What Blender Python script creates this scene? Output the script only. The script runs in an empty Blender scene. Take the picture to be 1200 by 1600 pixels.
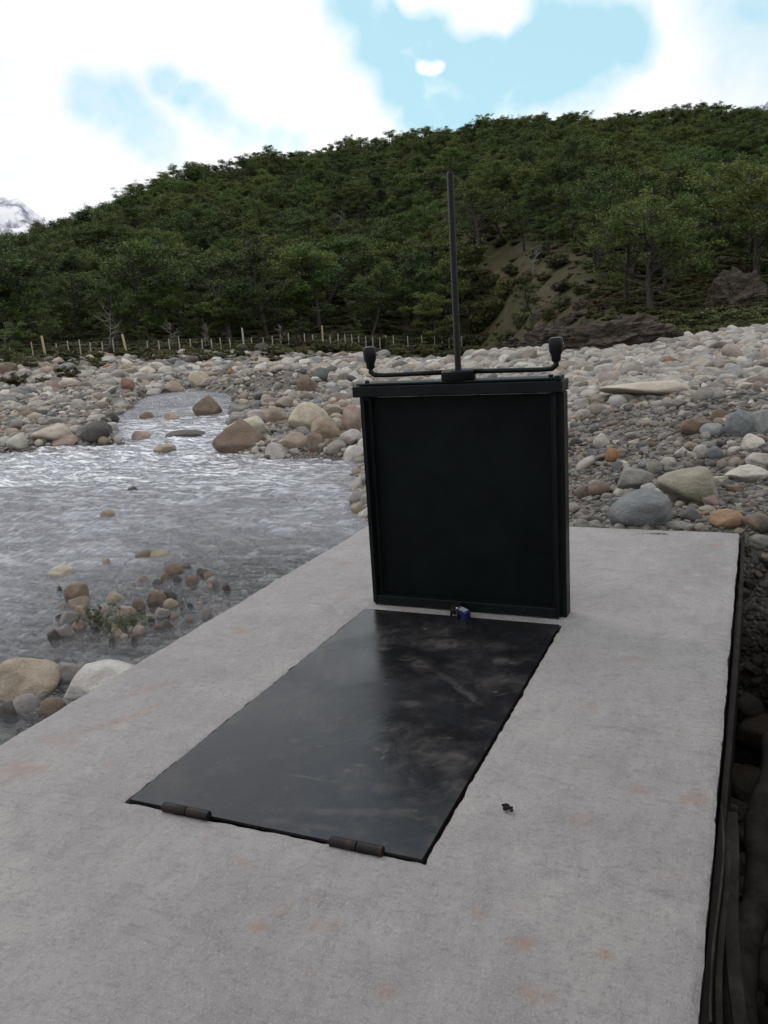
import bpy, bmesh, math, random
import numpy as np
from mathutils import Matrix, Vector, noise as mnoise

random.seed(7)
RNG = np.random.default_rng(11)
scene = bpy.context.scene
COL = scene.collection

# ------------------------------------------------------------------ camera
EYE = 1.45                                   # eye height above the concrete slab (m)
ROT = np.array([[0.91918346, 0.03067562, -0.39263312],   # rows: world axes seen from the camera (x right, y down, z forward)
                [0.38895287, -0.22711584, 0.89282364],
                [-0.06178528, -0.97338451, -0.22069249]])
FPX = 1313.0                                 # focal length in pixels of the 1200 x 1600 photograph
cam_data = bpy.data.cameras.new('camera')
cam = bpy.data.objects.new('camera', cam_data)
COL.objects.link(cam)
m = Matrix.Identity(4)
for i in range(3):
    m[i][0] = ROT[i, 0]
    m[i][1] = -ROT[i, 1]
    m[i][2] = -ROT[i, 2]
m[2][3] = EYE
cam.matrix_world = m
cam_data.sensor_fit = 'VERTICAL'
cam_data.sensor_height = 24.0
cam_data.lens = 24.0 * FPX / 1600.0
cam_data.clip_start = 0.05
cam_data.clip_end = 20000
scene.camera = cam

# ------------------------------------------------------------------ world: clear sky behind bright broken cloud
SUN_EL, SUN_AZ = math.radians(52), math.radians(-62)    # azimuth from +Y towards +X
world = bpy.data.worlds.new('World')
scene.world = world
world.use_nodes = True
nt = world.node_tree
N, L = nt.nodes, nt.links
N.clear()
w_out = N.new('ShaderNodeOutputWorld')
w_bg = N.new('ShaderNodeBackground')
w_bg.inputs['Strength'].default_value = 0.12
sky = N.new('ShaderNodeTexSky')
sky.sky_type = 'NISHITA'
sky.sun_disc = False
sky.sun_elevation = SUN_EL
sky.sun_rotation = SUN_AZ
sky.altitude = 300
tc = N.new('ShaderNodeTexCoord')
# open blue gaps in the cloud, each along one direction of the sky
GAPS = [((560, 10), .035, 1), ((600, 65), .04, 1), ((640, 125), .04, 1), ((675, 175), .032, 1), ((700, 60), .055, 1), ((760, 110), .055, 1), ((820, 60), .045, 1), ((880, 85), .045, 1), ((935, 65), .032, 1),
        ((720, 160), .04, 1), ((775, 165), .032, .9), ((845, 125), .035, .9), ((640, 40), .035, 1),
        ((275, 95), .024, .85), ((310, 122), .026, .9), ((345, 150), .026, .9), ((380, 178), .026, .85), ((420, 200), .026, .8), ((460, 212), .024, .8), ((490, 165), .02, .75), ((510, 185), .022, .75), ((530, 205), .022, .75),
        ((205, 135), .035, .72), ((235, 175), .03, .7), ((155, 110), .028, .65), ((260, 205), .026, .6), ((1160, 5), .03, .6), ((790, -140), .10, .9), ((500, -500), .10, .8), ((1500, -300), .2, 1)]
def px_dir(px, py):
    d = ROT @ np.array([px - 600.0, py - 800.0, FPX])
    return d / np.linalg.norm(d)
def math_node(nt, op, a=None, b=None, clamp=False):
    n = nt.nodes.new('ShaderNodeMath'); n.operation = op; n.use_clamp = clamp
    for k, v in enumerate((a, b)):
        if v is None: continue
        if isinstance(v, (int, float)): n.inputs[k].default_value = v
        else: nt.links.new(v, n.inputs[k])
    return n.outputs[0]
def noise_node(nt, vec, scale, detail=4, rough=0.55, dist=0.0):
    n = nt.nodes.new('ShaderNodeTexNoise')
    n.inputs['Scale'].default_value = scale; n.inputs['Detail'].default_value = detail
    n.inputs['Roughness'].default_value = rough; n.inputs['Distortion'].default_value = dist
    if vec is not None: nt.links.new(vec, n.inputs['Vector'])
    return n
def ramp_node(nt, fac, stops):
    r = nt.nodes.new('ShaderNodeValToRGB')
    e = r.color_ramp.elements
    while len(e) < len(stops): e.new(0.5)
    for el, (p, c) in zip(e, stops):
        el.position = p
        el.color = (c, c, c, 1) if isinstance(c, (int, float)) else (*c, 1)
    nt.links.new(fac, r.inputs['Fac'])
    return r.outputs['Color']
def mix_col(nt, fac, a, b, mode='MIX'):
    n = nt.nodes.new('ShaderNodeMix'); n.data_type = 'RGBA'; n.blend_type = mode
    for s, v in ((n.inputs[0], fac), (n.inputs[6], a), (n.inputs[7], b)):
        if isinstance(v, (int, float)): s.default_value = v
        elif isinstance(v, tuple): s.default_value = (*v, 1)
        else: nt.links.new(v, s)
    return n.outputs[2]
wob = noise_node(nt, tc.outputs['Generated'], 3.2, 5, 0.5)
wsub = N.new('ShaderNodeVectorMath'); wsub.operation = 'SUBTRACT'
L.new(wob.outputs['Color'], wsub.inputs[0]); wsub.inputs[1].default_value = (0.5, 0.5, 0.5)
wsc = N.new('ShaderNodeVectorMath'); wsc.operation = 'SCALE'; wsc.inputs['Scale'].default_value = 0.16
L.new(wsub.outputs[0], wsc.inputs[0])
wadd = N.new('ShaderNodeVectorMath'); wadd.operation = 'ADD'
L.new(tc.outputs['Generated'], wadd.inputs[0]); L.new(wsc.outputs[0], wadd.inputs[1])
gap = None
for (p, r, amp) in GAPS:
    d = px_dir(*p)
    dn = N.new('ShaderNodeVectorMath'); dn.operation = 'DISTANCE'
    L.new(wadd.outputs[0], dn.inputs[0]); dn.inputs[1].default_value = tuple(d)
    v = math_node(nt, 'DIVIDE', dn.outputs['Value'], r)
    v = math_node(nt, 'MULTIPLY', math_node(nt, 'SUBTRACT', 1.55, v, True), amp)
    gap = v if gap is None else math_node(nt, 'MAXIMUM', gap, v)
for p, r in (((780, -2), .020), ((730, -8), .020), ((664, 94), .0046), ((675, 90), .005), ((686, 87), .005), ((696, 84), .0042), ((660, -12), .016)):
    dn = N.new('ShaderNodeVectorMath'); dn.operation = 'DISTANCE'; L.new(wadd.outputs[0], dn.inputs[0]); dn.inputs[1].default_value = tuple(px_dir(*p))
    gap = math_node(nt, 'SUBTRACT', gap, math_node(nt, 'MULTIPLY', math_node(nt, 'SUBTRACT', 1.7, math_node(nt, 'DIVIDE', dn.outputs['Value'], r), True), .95 if r > .012 else .6))
wisp = noise_node(nt, tc.outputs['Generated'], 11.0, 8, 0.6, 0.4)
wisp2 = noise_node(nt, tc.outputs['Generated'], 4.0, 5, 0.55, 0.2)
gap = math_node(nt, 'ADD', gap, math_node(nt, 'MULTIPLY', math_node(nt, 'SUBTRACT', wisp.outputs['Fac'], 0.5), 1.3))
gap = math_node(nt, 'ADD', gap, math_node(nt, 'MULTIPLY', math_node(nt, 'SUBTRACT', wisp2.outputs['Fac'], 0.5), 1.1))
gap = ramp_node(nt, gap, [(0.15, 0.0), (0.98, 1.0)])
ctex = noise_node(nt, tc.outputs['Generated'], 2.6, 6, 0.55, 0.3)
cloud = ramp_node(nt, ctex.outputs['Fac'], [(0.3, (11.0, 11.3, 11.8)), (0.6, (14.5, 14.5, 14.6))])
blue = mix_col(nt, 0.7, sky.outputs['Color'], (7.4, 12.1, 13.5))
skymix = mix_col(nt, gap, cloud, blue)
L.new(skymix, w_bg.inputs['Color'])
L.new(w_bg.outputs[0], w_out.inputs['Surface'])

# ------------------------------------------------------------------ sun (soft, behind thin cloud)
sd = bpy.data.lights.new('sun', 'SUN')
sd.energy = 1.0
sd.angle = math.radians(16)
sd.color = (1.0, 0.955, 0.88)
sun = bpy.data.objects.new('sun', sd)
COL.objects.link(sun)
sdir = Vector((math.sin(SUN_AZ) * math.cos(SUN_EL), math.cos(SUN_AZ) * math.cos(SUN_EL), math.sin(SUN_EL)))
sun.rotation_euler = sdir.to_track_quat('Z', 'Y').to_euler()
sun.location = (-20, 20, 60)
scene.view_settings.view_transform = 'Standard'
scene.view_settings.look = 'None'
scene.view_settings.exposure = -0.55
scene.view_settings.gamma = 1.0

# ================================================================== helpers
def tag(o, label=None, cat=None, group=None, kind=None):
    if label: o['label'] = label
    if cat: o['category'] = cat
    if group: o['group'] = group
    if kind: o['kind'] = kind
    return o
def link(name, me, parent=None, loc=None):
    o = bpy.data.objects.new(name, me)
    COL.objects.link(o)
    if parent: o.parent = parent
    if loc is not None: o.location = loc
    return o
def np_mesh(name, verts, faces, mat=None, smooth=True):
    """verts (n,3); faces list of (k,3)/(k,4) arrays"""
    me = bpy.data.meshes.new(name)
    verts = np.asarray(verts, np.float32)
    if isinstance(faces, np.ndarray): faces = [faces]
    faces = [f for f in faces if len(f)]
    me.vertices.add(len(verts)); me.vertices.foreach_set('co', verts.ravel())
    tot = sum(f.size for f in faces); npoly = sum(len(f) for f in faces)
    me.loops.add(tot)
    me.loops.foreach_set('vertex_index', np.concatenate([f.ravel() for f in faces]).astype(np.int32))
    me.polygons.add(npoly)
    sizes = np.concatenate([np.full(len(f), f.shape[1]) for f in faces])
    starts = np.concatenate([[0], np.cumsum(sizes)[:-1]])
    me.polygons.foreach_set('loop_start', starts.astype(np.int32))
    me.polygons.foreach_set('use_smooth', np.full(npoly, smooth))
    me.update(calc_edges=True)
    if mat: me.materials.append(mat)
    return me
def add_attr(me, name, vals):
    a = me.attributes.new(name, 'FLOAT', 'POINT'); a.data.foreach_set('value', np.asarray(vals, np.float32).ravel())
def bm_mesh(name, bm, mat, smooth=False, bevel=0.0, segs=2):
    if bevel > 0:
        bmesh.ops.bevel(bm, geom=list(bm.edges), offset=bevel, segments=segs, affect='EDGES', profile=0.5, clamp_overlap=True)
    bmesh.ops.recalc_face_normals(bm, faces=bm.faces)
    me = bpy.data.meshes.new(name)
    bm.to_mesh(me); bm.free()
    if smooth:
        for p in me.polygons: p.use_smooth = True
    me.materials.append(mat)
    return me
def bm_box(bm, x0, x1, y0, y1, z0, z1):
    v = [bm.verts.new(c) for c in ((x0,y0,z0),(x1,y0,z0),(x1,y1,z0),(x0,y1,z0),(x0,y0,z1),(x1,y0,z1),(x1,y1,z1),(x0,y1,z1))]
    for f in ((3,2,1,0),(4,5,6,7),(0,1,5,4),(1,2,6,5),(2,3,7,6),(3,0,4,7)): bm.faces.new([v[i] for i in f])
def box_mesh(name, b, mat, bevel=0.003):
    bm = bmesh.new(); bm_box(bm, *b); return bm_mesh(name, bm, mat, bevel=bevel)
def bm_tube(bm, pts, radii, seg=14, cap=True):
    pts = [Vector(p) for p in pts]
    if isinstance(radii, (int, float)): radii = [radii] * len(pts)
    rings = []; ref = None
    for i, p in enumerate(pts):
        t = (pts[min(i + 1, len(pts) - 1)] - pts[max(i - 1, 0)]).normalized()
        if ref is None: ref = t.orthogonal().normalized()
        u = (ref - t * ref.dot(t)).normalized(); ref = u
        v = t.cross(u)
        rings.append([bm.verts.new(p + (u * math.cos(a) + v * math.sin(a)) * radii[i]) for a in [2 * math.pi * k / seg for k in range(seg)]])
    for a, b in zip(rings, rings[1:]):
        for k in range(seg): bm.faces.new((a[k], a[(k + 1) % seg], b[(k + 1) % seg], b[k]))
    if cap:
        bm.faces.new(list(reversed(rings[0]))); bm.faces.new(rings[-1])
def tube_mesh(name, pts, radii, mat, seg=14, smooth=True):
    bm = bmesh.new(); bm_tube(bm, pts, radii, seg)
    me = bm_mesh(name, bm, mat, smooth=smooth)
    if smooth:
        try: me.set_sharp_from_angle(angle=math.radians(40))
        except Exception: pass
    return me
def empty(name, loc=(0, 0, 0)):
    o = bpy.data.objects.new(name, None); COL.objects.link(o); o.location = loc; o.empty_display_size = 0.2
    return o

# ---- vectorised gradient noise
def _h(ix, iy, s):
    n = (ix.astype(np.int64) * 374761393 + iy.astype(np.int64) * 668265263 + s * 974634777) & 0xFFFFFFFF
    n = ((n ^ (n >> 13)) * 1274126177) & 0xFFFFFFFF
    return ((n ^ (n >> 16)) & 0xFFFF) / 65535.0 * 2 * math.pi
def pnoise(x, y, s=0):
    x = np.asarray(x, float); y = np.asarray(y, float)
    ix = np.floor(x); iy = np.floor(y); fx = x - ix; fy = y - iy
    u = fx * fx * fx * (fx * (fx * 6 - 15) + 10); v = fy * fy * fy * (fy * (fy * 6 - 15) + 10)
    def g(a, b):
        t = _h(ix + a, iy + b, s); return np.cos(t) * (fx - a) + np.sin(t) * (fy - b)
    return ((g(0,0) * (1-u) + g(1,0) * u) * (1-v) + (g(0,1) * (1-u) + g(1,1) * u) * v) * 1.4
def fbm(x, y, s=0, octv=4, gain=0.5):
    t = 0; a = 1.0; f = 1.0
    for k in range(octv):
        t = t + a * pnoise(x * f, y * f, s + k * 17); a *= gain; f *= 2.03
    return t
def sstep(a, b, x):
    t = np.clip((x - a) / (b - a), 0, 1); return t * t * (3 - 2 * t)

# ---- photograph pixel -> point in the place
def G(px, py, z=0.0):
    d = ROT @ np.array([px - 600.0, py - 800.0, FPX]); t = (z - EYE) / d[2]
    return np.array([d[0] * t, d[1] * t, z])
def P(px, py, dist):
    d = ROT @ np.array([px - 600.0, py - 800.0, FPX]); t = dist / math.hypot(d[0], d[1])
    return np.array([d[0] * t, d[1] * t, EYE + d[2] * t])
def project(p):
    v = (np.atleast_2d(p) - np.array([0, 0, EYE])) @ ROT
    return 600 + FPX * v[:, 0] / v[:, 2], 800 + FPX * v[:, 1] / v[:, 2]

# ================================================================== terrain
WATER_Z = -0.55
ctrl = []
ctrl += [P(*a) for a in [(-300, 585, 60), (0, 566, 62), (53, 562, 62), (200, 557, 63), (300, 552, 65), (400, 549, 67), (500, 544, 70), (600, 546, 74), (745, 547, 82)]]
ctrl += [G(*a) for a in [(0, 695, -.42), (100, 685, -.42), (165, 655, -.42), (225, 625, -.42), (0, 640, -.3), (150, 605, -.3), (0, 600, -.1),
                         (420, 700, -.42), (540, 705, -.38), (450, 640, -.32), (560, 650, -.3), (430, 600, -.1), (480, 580, -.2), (560, 570, -.3),
                         (575, 790, -.42), (720, 760, -.25), (760, 700, -.12), (700, 620, -.2), (700, 570, -.3),
                         (900, 815, -.06), (1050, 818, -.03), (1180, 805, .02), (1000, 700, .06), (1180, 700, .16), (930, 640, .16), (1010, 610, .3), (1180, 630, .3)]]
ctrl += [P(*a) for a in [(760, 558, 30), (860, 549, 27), (950, 545, 26), (1050, 536, 26), (1200, 520, 26), (1400, 505, 26),
                         (780, 551, 72), (840, 548, 54), (900, 546, 44), (1000, 544, 38), (1100, 530, 36), (1200, 517, 36), (1400, 500, 38),
                         (960, 500, 46), (1015, 490, 50), (900, 432, 68), (750, 408, 104), (760, 480, 92), (830, 392, 90), (830, 470, 70), (880, 500, 56), (1080, 500, 48), (1150, 440, 62), (1200, 470, 50), (1400, 440, 55)]]
HILL = [(-500, 470, 150), (-250, 440, 150), (0, 418, 165), (100, 388, 185), (190, 342, 205), (290, 291, 225), (420, 261, 245), (550, 243, 260), (650, 229, 270), (760, 210, 280),
        (830, 209, 285), (900, 209, 285), (1000, 200, 290), (1100, 191, 295), (1200, 198, 300), (1350, 200, 310), (1700, 240, 320)]
HILL = [(a, b + (12 if a < 760 else 5), d) for a, b, d in HILL]
ctrl += [P(*a) for a in HILL]
ctrl += [P(a, b + 30, d * 1.35) for a, b, d in HILL]
ctrl += [P(a, b + 110, d * 2.6) for a, b, d in HILL]
ctrl += [P(*a) for a in [(0, 500, 95), (200, 470, 105), (400, 440, 115), (600, 425, 120), (600, 330, 180), (420, 345, 175), (220, 400, 150), (760, 350, 125), (900, 350, 112), (1050, 350, 112),
                         (1200, 350, 110), (760, 275, 190), (950, 265, 195), (1100, 255, 200), (1250, 255, 205), (1400, 330, 120)]]
ctrl += [np.array(a) for a in [(5, 3, .25), (4, 7, .25), (8, 2, .3), (6, -4, .2), (0, -6, -.05), (-4, -12, -.1), (12, -10, .3), (-30, 8, -.2), (-32, -4, -.2), (-20, -16, -.2), (40, 10, 1.0),
                               (0, -60, 1), (60, -40, 3), (-60, -40, 2), (0, -300, 14), (300, -100, 20), (-300, -100, 14), (-120, 40, 4), (120, 40, 6), (-6, 1, -.45), (-8, 6, -.45), (-1.2, 6.2, -.15)]]
# far flats beyond every hill
for k in range(10):
    a = k / 10 * 2 * math.pi; ctrl.append(np.array([3000 * math.sin(a), 3000 * math.cos(a), 20.0]))
ctrl = np.array(ctrl)
def uv(x, y):
    r = np.hypot(x, y) + 1e-6; l = np.log1p(r / 2.0); return np.stack([l * x / r, l * y / r], -1)
CU = uv(ctrl[:, 0], ctrl[:, 1])
_D = np.linalg.norm(CU[:, None] - CU[None], axis=-1)
_A = np.block([[_D + 0.004 * np.eye(len(CU)), np.ones((len(CU), 1))], [np.ones((1, len(CU))), np.zeros((1, 1))]])
# heights are solved divided by distance so that far relief does not disturb the near bank
CW = np.linalg.solve(_A, np.concatenate([(ctrl[:, 2] - EYE) / (np.hypot(ctrl[:, 0], ctrl[:, 1]) + 3.0), [0]]))
def base_z(x, y):
    x = np.asarray(x, float).ravel(); y = np.asarray(y, float).ravel(); out = np.empty(len(x))
    for i in range(0, len(x), 20000):
        q = uv(x[i:i+20000], y[i:i+20000])
        out[i:i+20000] = np.linalg.norm(q[:, None] - CU[None], axis=-1) @ CW[:-1] + CW[-1]
    return EYE + out * (np.hypot(x, y) + 3.0)
RIVER = np.array([[-24, 13], [-27, 0], [-15, -12], [-2.2, -12], [-2.2, 5.7]] +
                 [list(G(*a, WATER_Z)[:2]) for a in [(572, 792), (566, 722), (500, 712), (420, 716), (350, 703), (368, 655), (380, 618), (300, 606), (220, 620), (192, 640), (162, 660), (180, 693), (90, 698), (0, 706)]])
def river_sd(x, y):
    """signed distance to the river outline, positive inside"""
    x = np.asarray(x, float).ravel(); y = np.asarray(y, float).ravel()
    dm = np.full(len(x), 1e9); ins = np.zeros(len(x), bool)
    for a, b in zip(RIVER, np.roll(RIVER, -1, 0)):
        e = b - a; t = np.clip(((x - a[0]) * e[0] + (y - a[1]) * e[1]) / (e @ e), 0, 1)
        dm = np.minimum(dm, np.hypot(x - a[0] - t * e[0], y - a[1] - t * e[1]))
        c = ((a[1] > y) != (b[1] > y)) & (x < (b[0] - a[0]) * (y - a[1]) / (b[1] - a[1] + 1e-12) + a[0])
        ins ^= c
    return np.where(ins, dm, -dm)
def trench(x, y):
    return sstep(-0.5, -0.02, x) * (1 - sstep(0.42, 0.62, x + 0.06 * pnoise(y * 1.3, 0 * y + 3, 5))) * (1 - sstep(4.9, 5.75, y)) * sstep(-3.5, -2.5, y)
def terrain(x, y):
    x = np.asarray(x, float).ravel(); y = np.asarray(y, float).ravel(); r = np.hypot(x, y)
    z = base_z(x, y)
    z += 0.05 * fbm(x * 0.7, y * 0.7, 3) * sstep(4, 9, r) + 0.03 * fbm(x * 2.5, y * 2.5, 8) * (r < 60)
    z += sstep(60, 110, r) * 1.6 * fbm(x * 0.035, y * 0.035, 21) * sstep(700, 300, r)
    # a heap of river stones beside the far channel
    hp = G(432, 612, -.2)
    z += 0.55 * np.exp(-(((x - hp[0]) / 1.5) ** 2 + ((y - hp[1]) / 1.1) ** 2))
    sd = river_sd(x, y) + 0.25 * fbm(x * 0.9, y * 0.9, 31, 3)
    s = sstep(-0.35, 0.45, sd) * (r < 70)
    bed = -0.69 + 0.07 * fbm(x * 0.8, y * 0.8, 41, 3) - 0.1 * sstep(1.0, 4.0, sd)
    z = z * (1 - s) + bed * s
    t = trench(x, y)
    z = z * (1 - t) + (-1.5 + 0.12 * fbm(x * 2, y * 2, 51, 3)) * t
    # the right-hand side of the trench is an unseen bank, raised to darken it
    z += 0.5 * sstep(0.55, 0.9, x) * (1 - sstep(1.5, 3.0, x)) * (1 - sstep(3.6, 5.2, y)) * sstep(-3, -2, y)
    under = sstep(-2.56, -2.5, x) * (1 - sstep(-0.06, -0.02, x)) * (1 - sstep(5.35, 5.5, y)) * sstep(-2.6, -2.4, y)
    return z * (1 - under) + np.minimum(z, -1.0) * under
_RT = np.geomspace(2.0, 500, 700)
def hit(px, py, level=None):
    d = ROT @ np.array([px - 600.0, py - 800.0, FPX]); h = math.hypot(d[0], d[1])
    if level is not None and d[2] < 0:
        t = (level - EYE) / d[2]; w = np.array([d[0] * t, d[1] * t, level])
    X = d[0] / h * _RT; Y = d[1] / h * _RT; Z = EYE + d[2] / h * _RT
    T = terrain(X, Y)
    if level is not None: T = np.maximum(T, level)
    k = np.argmax(Z < T)
    if not (Z < T).any(): k = len(_RT) - 1
    if k > 0:
        a, b = Z[k-1] - T[k-1], Z[k] - T[k]; f = a / (a - b + 1e-9); r = _RT[k-1] + f * (_RT[k] - _RT[k-1])
    else: r = _RT[0]
    return np.array([d[0] / h * r, d[1] / h * r, EYE + d[2] / h * r])

# ================================================================== materials
def new_mat(name):
    mt = bpy.data.materials.new(name); mt.use_nodes = True
    t = mt.node_tree; b = t.nodes['Principled BSDF']
    return mt, t, b
def bump(nt, h, strength, dist, normal=None):
    b = nt.nodes.new('ShaderNodeBump'); b.inputs['Strength'].default_value = strength; b.inputs['Distance'].default_value = dist
    nt.links.new(h, b.inputs['Height'])
    if normal is not None: nt.links.new(normal, b.inputs['Normal'])
    return b.outputs['Normal']
def coord(nt, kind='Object'):
    return nt.nodes.new('ShaderNodeTexCoord').outputs[kind]
def mapped(nt, vec, sc):
    m = nt.nodes.new('ShaderNodeMapping'); m.inputs['Scale'].default_value = sc; nt.links.new(vec, m.inputs['Vector']); return m.outputs[0]
def attr(nt, name, kind='GEOMETRY'):
    a = nt.nodes.new('ShaderNodeAttribute'); a.attribute_name = name; a.attribute_type = kind; return a
def voronoi(nt, vec, scale, feature='F1'):
    v = nt.nodes.new('ShaderNodeTexVoronoi'); v.feature = feature; v.inputs['Scale'].default_value = scale
    nt.links.new(vec, v.inputs['Vector']); return v

# --- ground: gravel near the river, litter and dry grass under the trees
M_ground, t, b = new_mat('ground_mat')
pos = coord(t)
v1 = voronoi(t, pos, 38.0); v2 = voronoi(t, pos, 11.0)
g1 = ramp_node(t, v1.outputs['Color'], [(0.0, (.05, .047, .045)), (0.35, (.12, .112, .105)), (0.65, (.19, .18, .168)), (0.9, (.24, .2, .165)), (1.0, (.33, .31, .29))])
g2 = ramp_node(t, v2.outputs['Color'], [(0.0, (.08, .075, .07)), (0.5, (.17, .16, .15)), (1.0, (.30, .28, .26))])
nz = noise_node(t, pos, 1.1, 5, 0.6)
gmix = mix_col(t, ramp_node(t, nz.outputs['Fac'], [(0.4, 0.0), (0.6, 1.0)]), g1, g2)
dn = noise_node(t, pos, 0.5, 9, 0.72)
soil = ramp_node(t, dn.outputs['Fac'], [(0.3, (.036, .027, .018)), (0.5, (.075, .056, .037)), (0.68, (.12, .094, .06))])
gr = noise_node(t, pos, 0.3, 9, 0.75)
litter = mix_col(t, ramp_node(t, gr.outputs['Fac'], [(0.38, 0.0), (0.56, .9)]), soil, (.045, .05, .02))
zn = attr(t, 'forest'); wet_shade = attr(t, 'wet')
c = mix_col(t, zn.outputs['Fac'], gmix, litter)
c = mix_col(t, wet_shade.outputs['Fac'], c, (.016, .014, .012))
t.links.new(c, b.inputs['Base Color']); b.inputs['Roughness'].default_value = 0.9; b.inputs['Specular IOR Level'].default_value = .12
hh = math_node(t, 'SUBTRACT', 1.0, v1.outputs['Distance'])
n1 = bump(t, hh, 0.8, 0.03)
t.links.new(bump(t, math_node(t, 'SUBTRACT', 1.0, v2.outputs['Distance']), 0.6, 0.06, n1), b.inputs['Normal'])

# --- river stone: colour comes from each stone's own object colour
M_rock, t, b = new_mat('river_stone_mat')
pos = coord(t)
ac = attr(t, 'color', 'INSTANCER')
oi = t.nodes.new('ShaderNodeObjectInfo')
off = t.nodes.new('ShaderNodeVectorMath'); off.operation = 'ADD'
rr = math_node(t, 'MULTIPLY', oi.outputs['Random'], 37.0)
t.links.new(pos, off.inputs[0]); t.links.new(rr, off.inputs[1])
pv = off.outputs[0]
na = noise_node(t, pv, 1.6, 6, 0.62, 0.4); nb = noise_node(t, pv, 16.0, 4, 0.7); nc = noise_node(t, pv, 60, 2, 0.6)
c = mix_col(t, ramp_node(t, na.outputs['Fac'], [(0.3, 0.0), (0.7, 1.0)]), mix_col(t, 1.0, ac.outputs['Color'], (.66, .64, .62), 'MULTIPLY'), mix_col(t, 1.0, ac.outputs['Color'], (1.16, 1.14, 1.1), 'MULTIPLY'))
c = mix_col(t, ramp_node(t, nb.outputs['Fac'], [(0.35, 0.55), (0.55, 0.0)]), c, mix_col(t, 1.0, ac.outputs['Color'], (.5, .46, .42), 'MULTIPLY'))
c = mix_col(t, ramp_node(t, nc.outputs['Fac'], [(0.62, 0.0), (0.72, 0.45)]), c, (.5, .48, .45))
t.links.new(c, b.inputs['Base Color']); b.inputs['Roughness'].default_value = 0.72
b.inputs['Specular IOR Level'].default_value = 0.35
nn = bump(t, na.outputs['Fac'], 0.35, 0.25)
t.links.new(bump(t, nb.outputs['Fac'], 0.35, 0.05, nn), b.inputs['Normal'])

# --- hillside rock
M_cliff, t, b = new_mat('outcrop_rock_mat')
pos = coord(t)
na = noise_node(t, mapped(t, pos, (1, 1, 2.2)), 0.9, 8, 0.65, 0.8); nb = noise_node(t, pos, 4.5, 6, 0.7)
c = ramp_node(t, na.outputs['Fac'], [(0.3, (.035, .029, .025)), (0.48, (.085, .07, .06)), (0.62, (.14, .117, .10)), (0.75, (.08, .06, .04))])
c = mix_col(t, ramp_node(t, nb.outputs['Fac'], [(0.5, 0.0), (0.68, 0.7)]), c, (.06, .058, .032))
t.links.new(c, b.inputs['Base Color']); b.inputs['Roughness'].default_value = 0.9; b.inputs['Specular IOR Level'].default_value = .12
n1 = bump(t, na.outputs['Fac'], 0.9, 0.5)
t.links.new(bump(t, nb.outputs['Fac'], 0.7, 0.12, n1), b.inputs['Normal'])

# --- leaves / bark / dead wood
def leaf_mat(name, dark, light, trans=0.3):
    mt, t, b = new_mat(name)
    oi = t.nodes.new('ShaderNodeObjectInfo'); a = attr(t, 'tone')
    k = math_node(t, 'ADD', math_node(t, 'MULTIPLY', a.outputs['Fac'], 0.45), math_node(t, 'MULTIPLY', math_node(t, 'POWER', oi.outputs['Random'], 1.4), 0.72))
    c = mix_col(t, k, dark, light)
    hs = t.nodes.new('ShaderNodeHueSaturation')
    r2 = math_node(t, 'FRACT', math_node(t, 'MULTIPLY', oi.outputs['Random'], 7.31))
    t.links.new(math_node(t, 'ADD', 0.465, math_node(t, 'MULTIPLY', r2, 0.06)), hs.inputs['Hue'])
    hs.inputs['Saturation'].default_value = 0.95
    t.links.new(c, hs.inputs['Color'])
    b.inputs['Roughness'].default_value = 0.6; b.inputs['Specular IOR Level'].default_value = 0.25
    t.links.new(hs.outputs[0], b.inputs['Base Color'])
    tr = t.nodes.new('ShaderNodeBsdfTranslucent'); t.links.new(hs.outputs[0], tr.inputs['Color'])
    mx = t.nodes.new('ShaderNodeMixShader'); mx.inputs[0].default_value = trans
    t.links.new(b.outputs[0], mx.inputs[1]); t.links.new(tr.outputs[0], mx.inputs[2])
    t.links.new(mx.outputs[0], t.nodes['Material Output'].inputs['Surface'])
    return mt
M_leaf = leaf_mat('leaf_mat', (.021, .036, .010), (.116, .165, .036))
M_leaf_young = leaf_mat('young_leaf_mat', (.05, .085, .02), (.12, .17, .04), 0.4)
M_leaf_mid = leaf_mat('light_leaf_mat', (.05, .08, .014), (.15, .215, .04))
M_shrub = leaf_mat('shrub_leaf_mat', (.045, .056, .02), (.13, .14, .048))
M_heath = leaf_mat('heath_leaf_mat', (.05, .047, .022), (.135, .12, .052))
def wood_mat(name, c0, c1, sc=6.0, rough=0.85):
    mt, t, b = new_mat(name); pos = coord(t)
    n = noise_node(t, mapped(t, pos, (1, 1, .15)), sc * 3, 6, 0.65)
    t.links.new(mix_col(t, ramp_node(t, n.outputs['Fac'], [(0.35, 0.0), (0.65, 1.0)]), c0, c1), b.inputs['Base Color'])
    b.inputs['Roughness'].default_value = rough; b.inputs['Specular IOR Level'].default_value = .15
    t.links.new(bump(t, n.outputs['Fac'], 0.6, 0.02), b.inputs['Normal'])
    return mt
M_bark = wood_mat('bark_mat', (.022, .02, .018), (.075, .068, .06))
M_dead = wood_mat('dead_wood_mat', (.12, .115, .105), (.26, .245, .23))
M_post = wood_mat('post_mat', (.30, .28, .24), (.50, .46, .40))
M_post_new = wood_mat('strainer_post_mat', (.36, .28, .17), (.52, .42, .28))
M_wire, t, b = new_mat('fence_wire_mat'); b.inputs['Base Color'].default_value = (.25, .25, .25, 1); b.inputs['Metallic'].default_value = 0.7; b.inputs['Roughness'].default_value = 0.5

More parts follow.
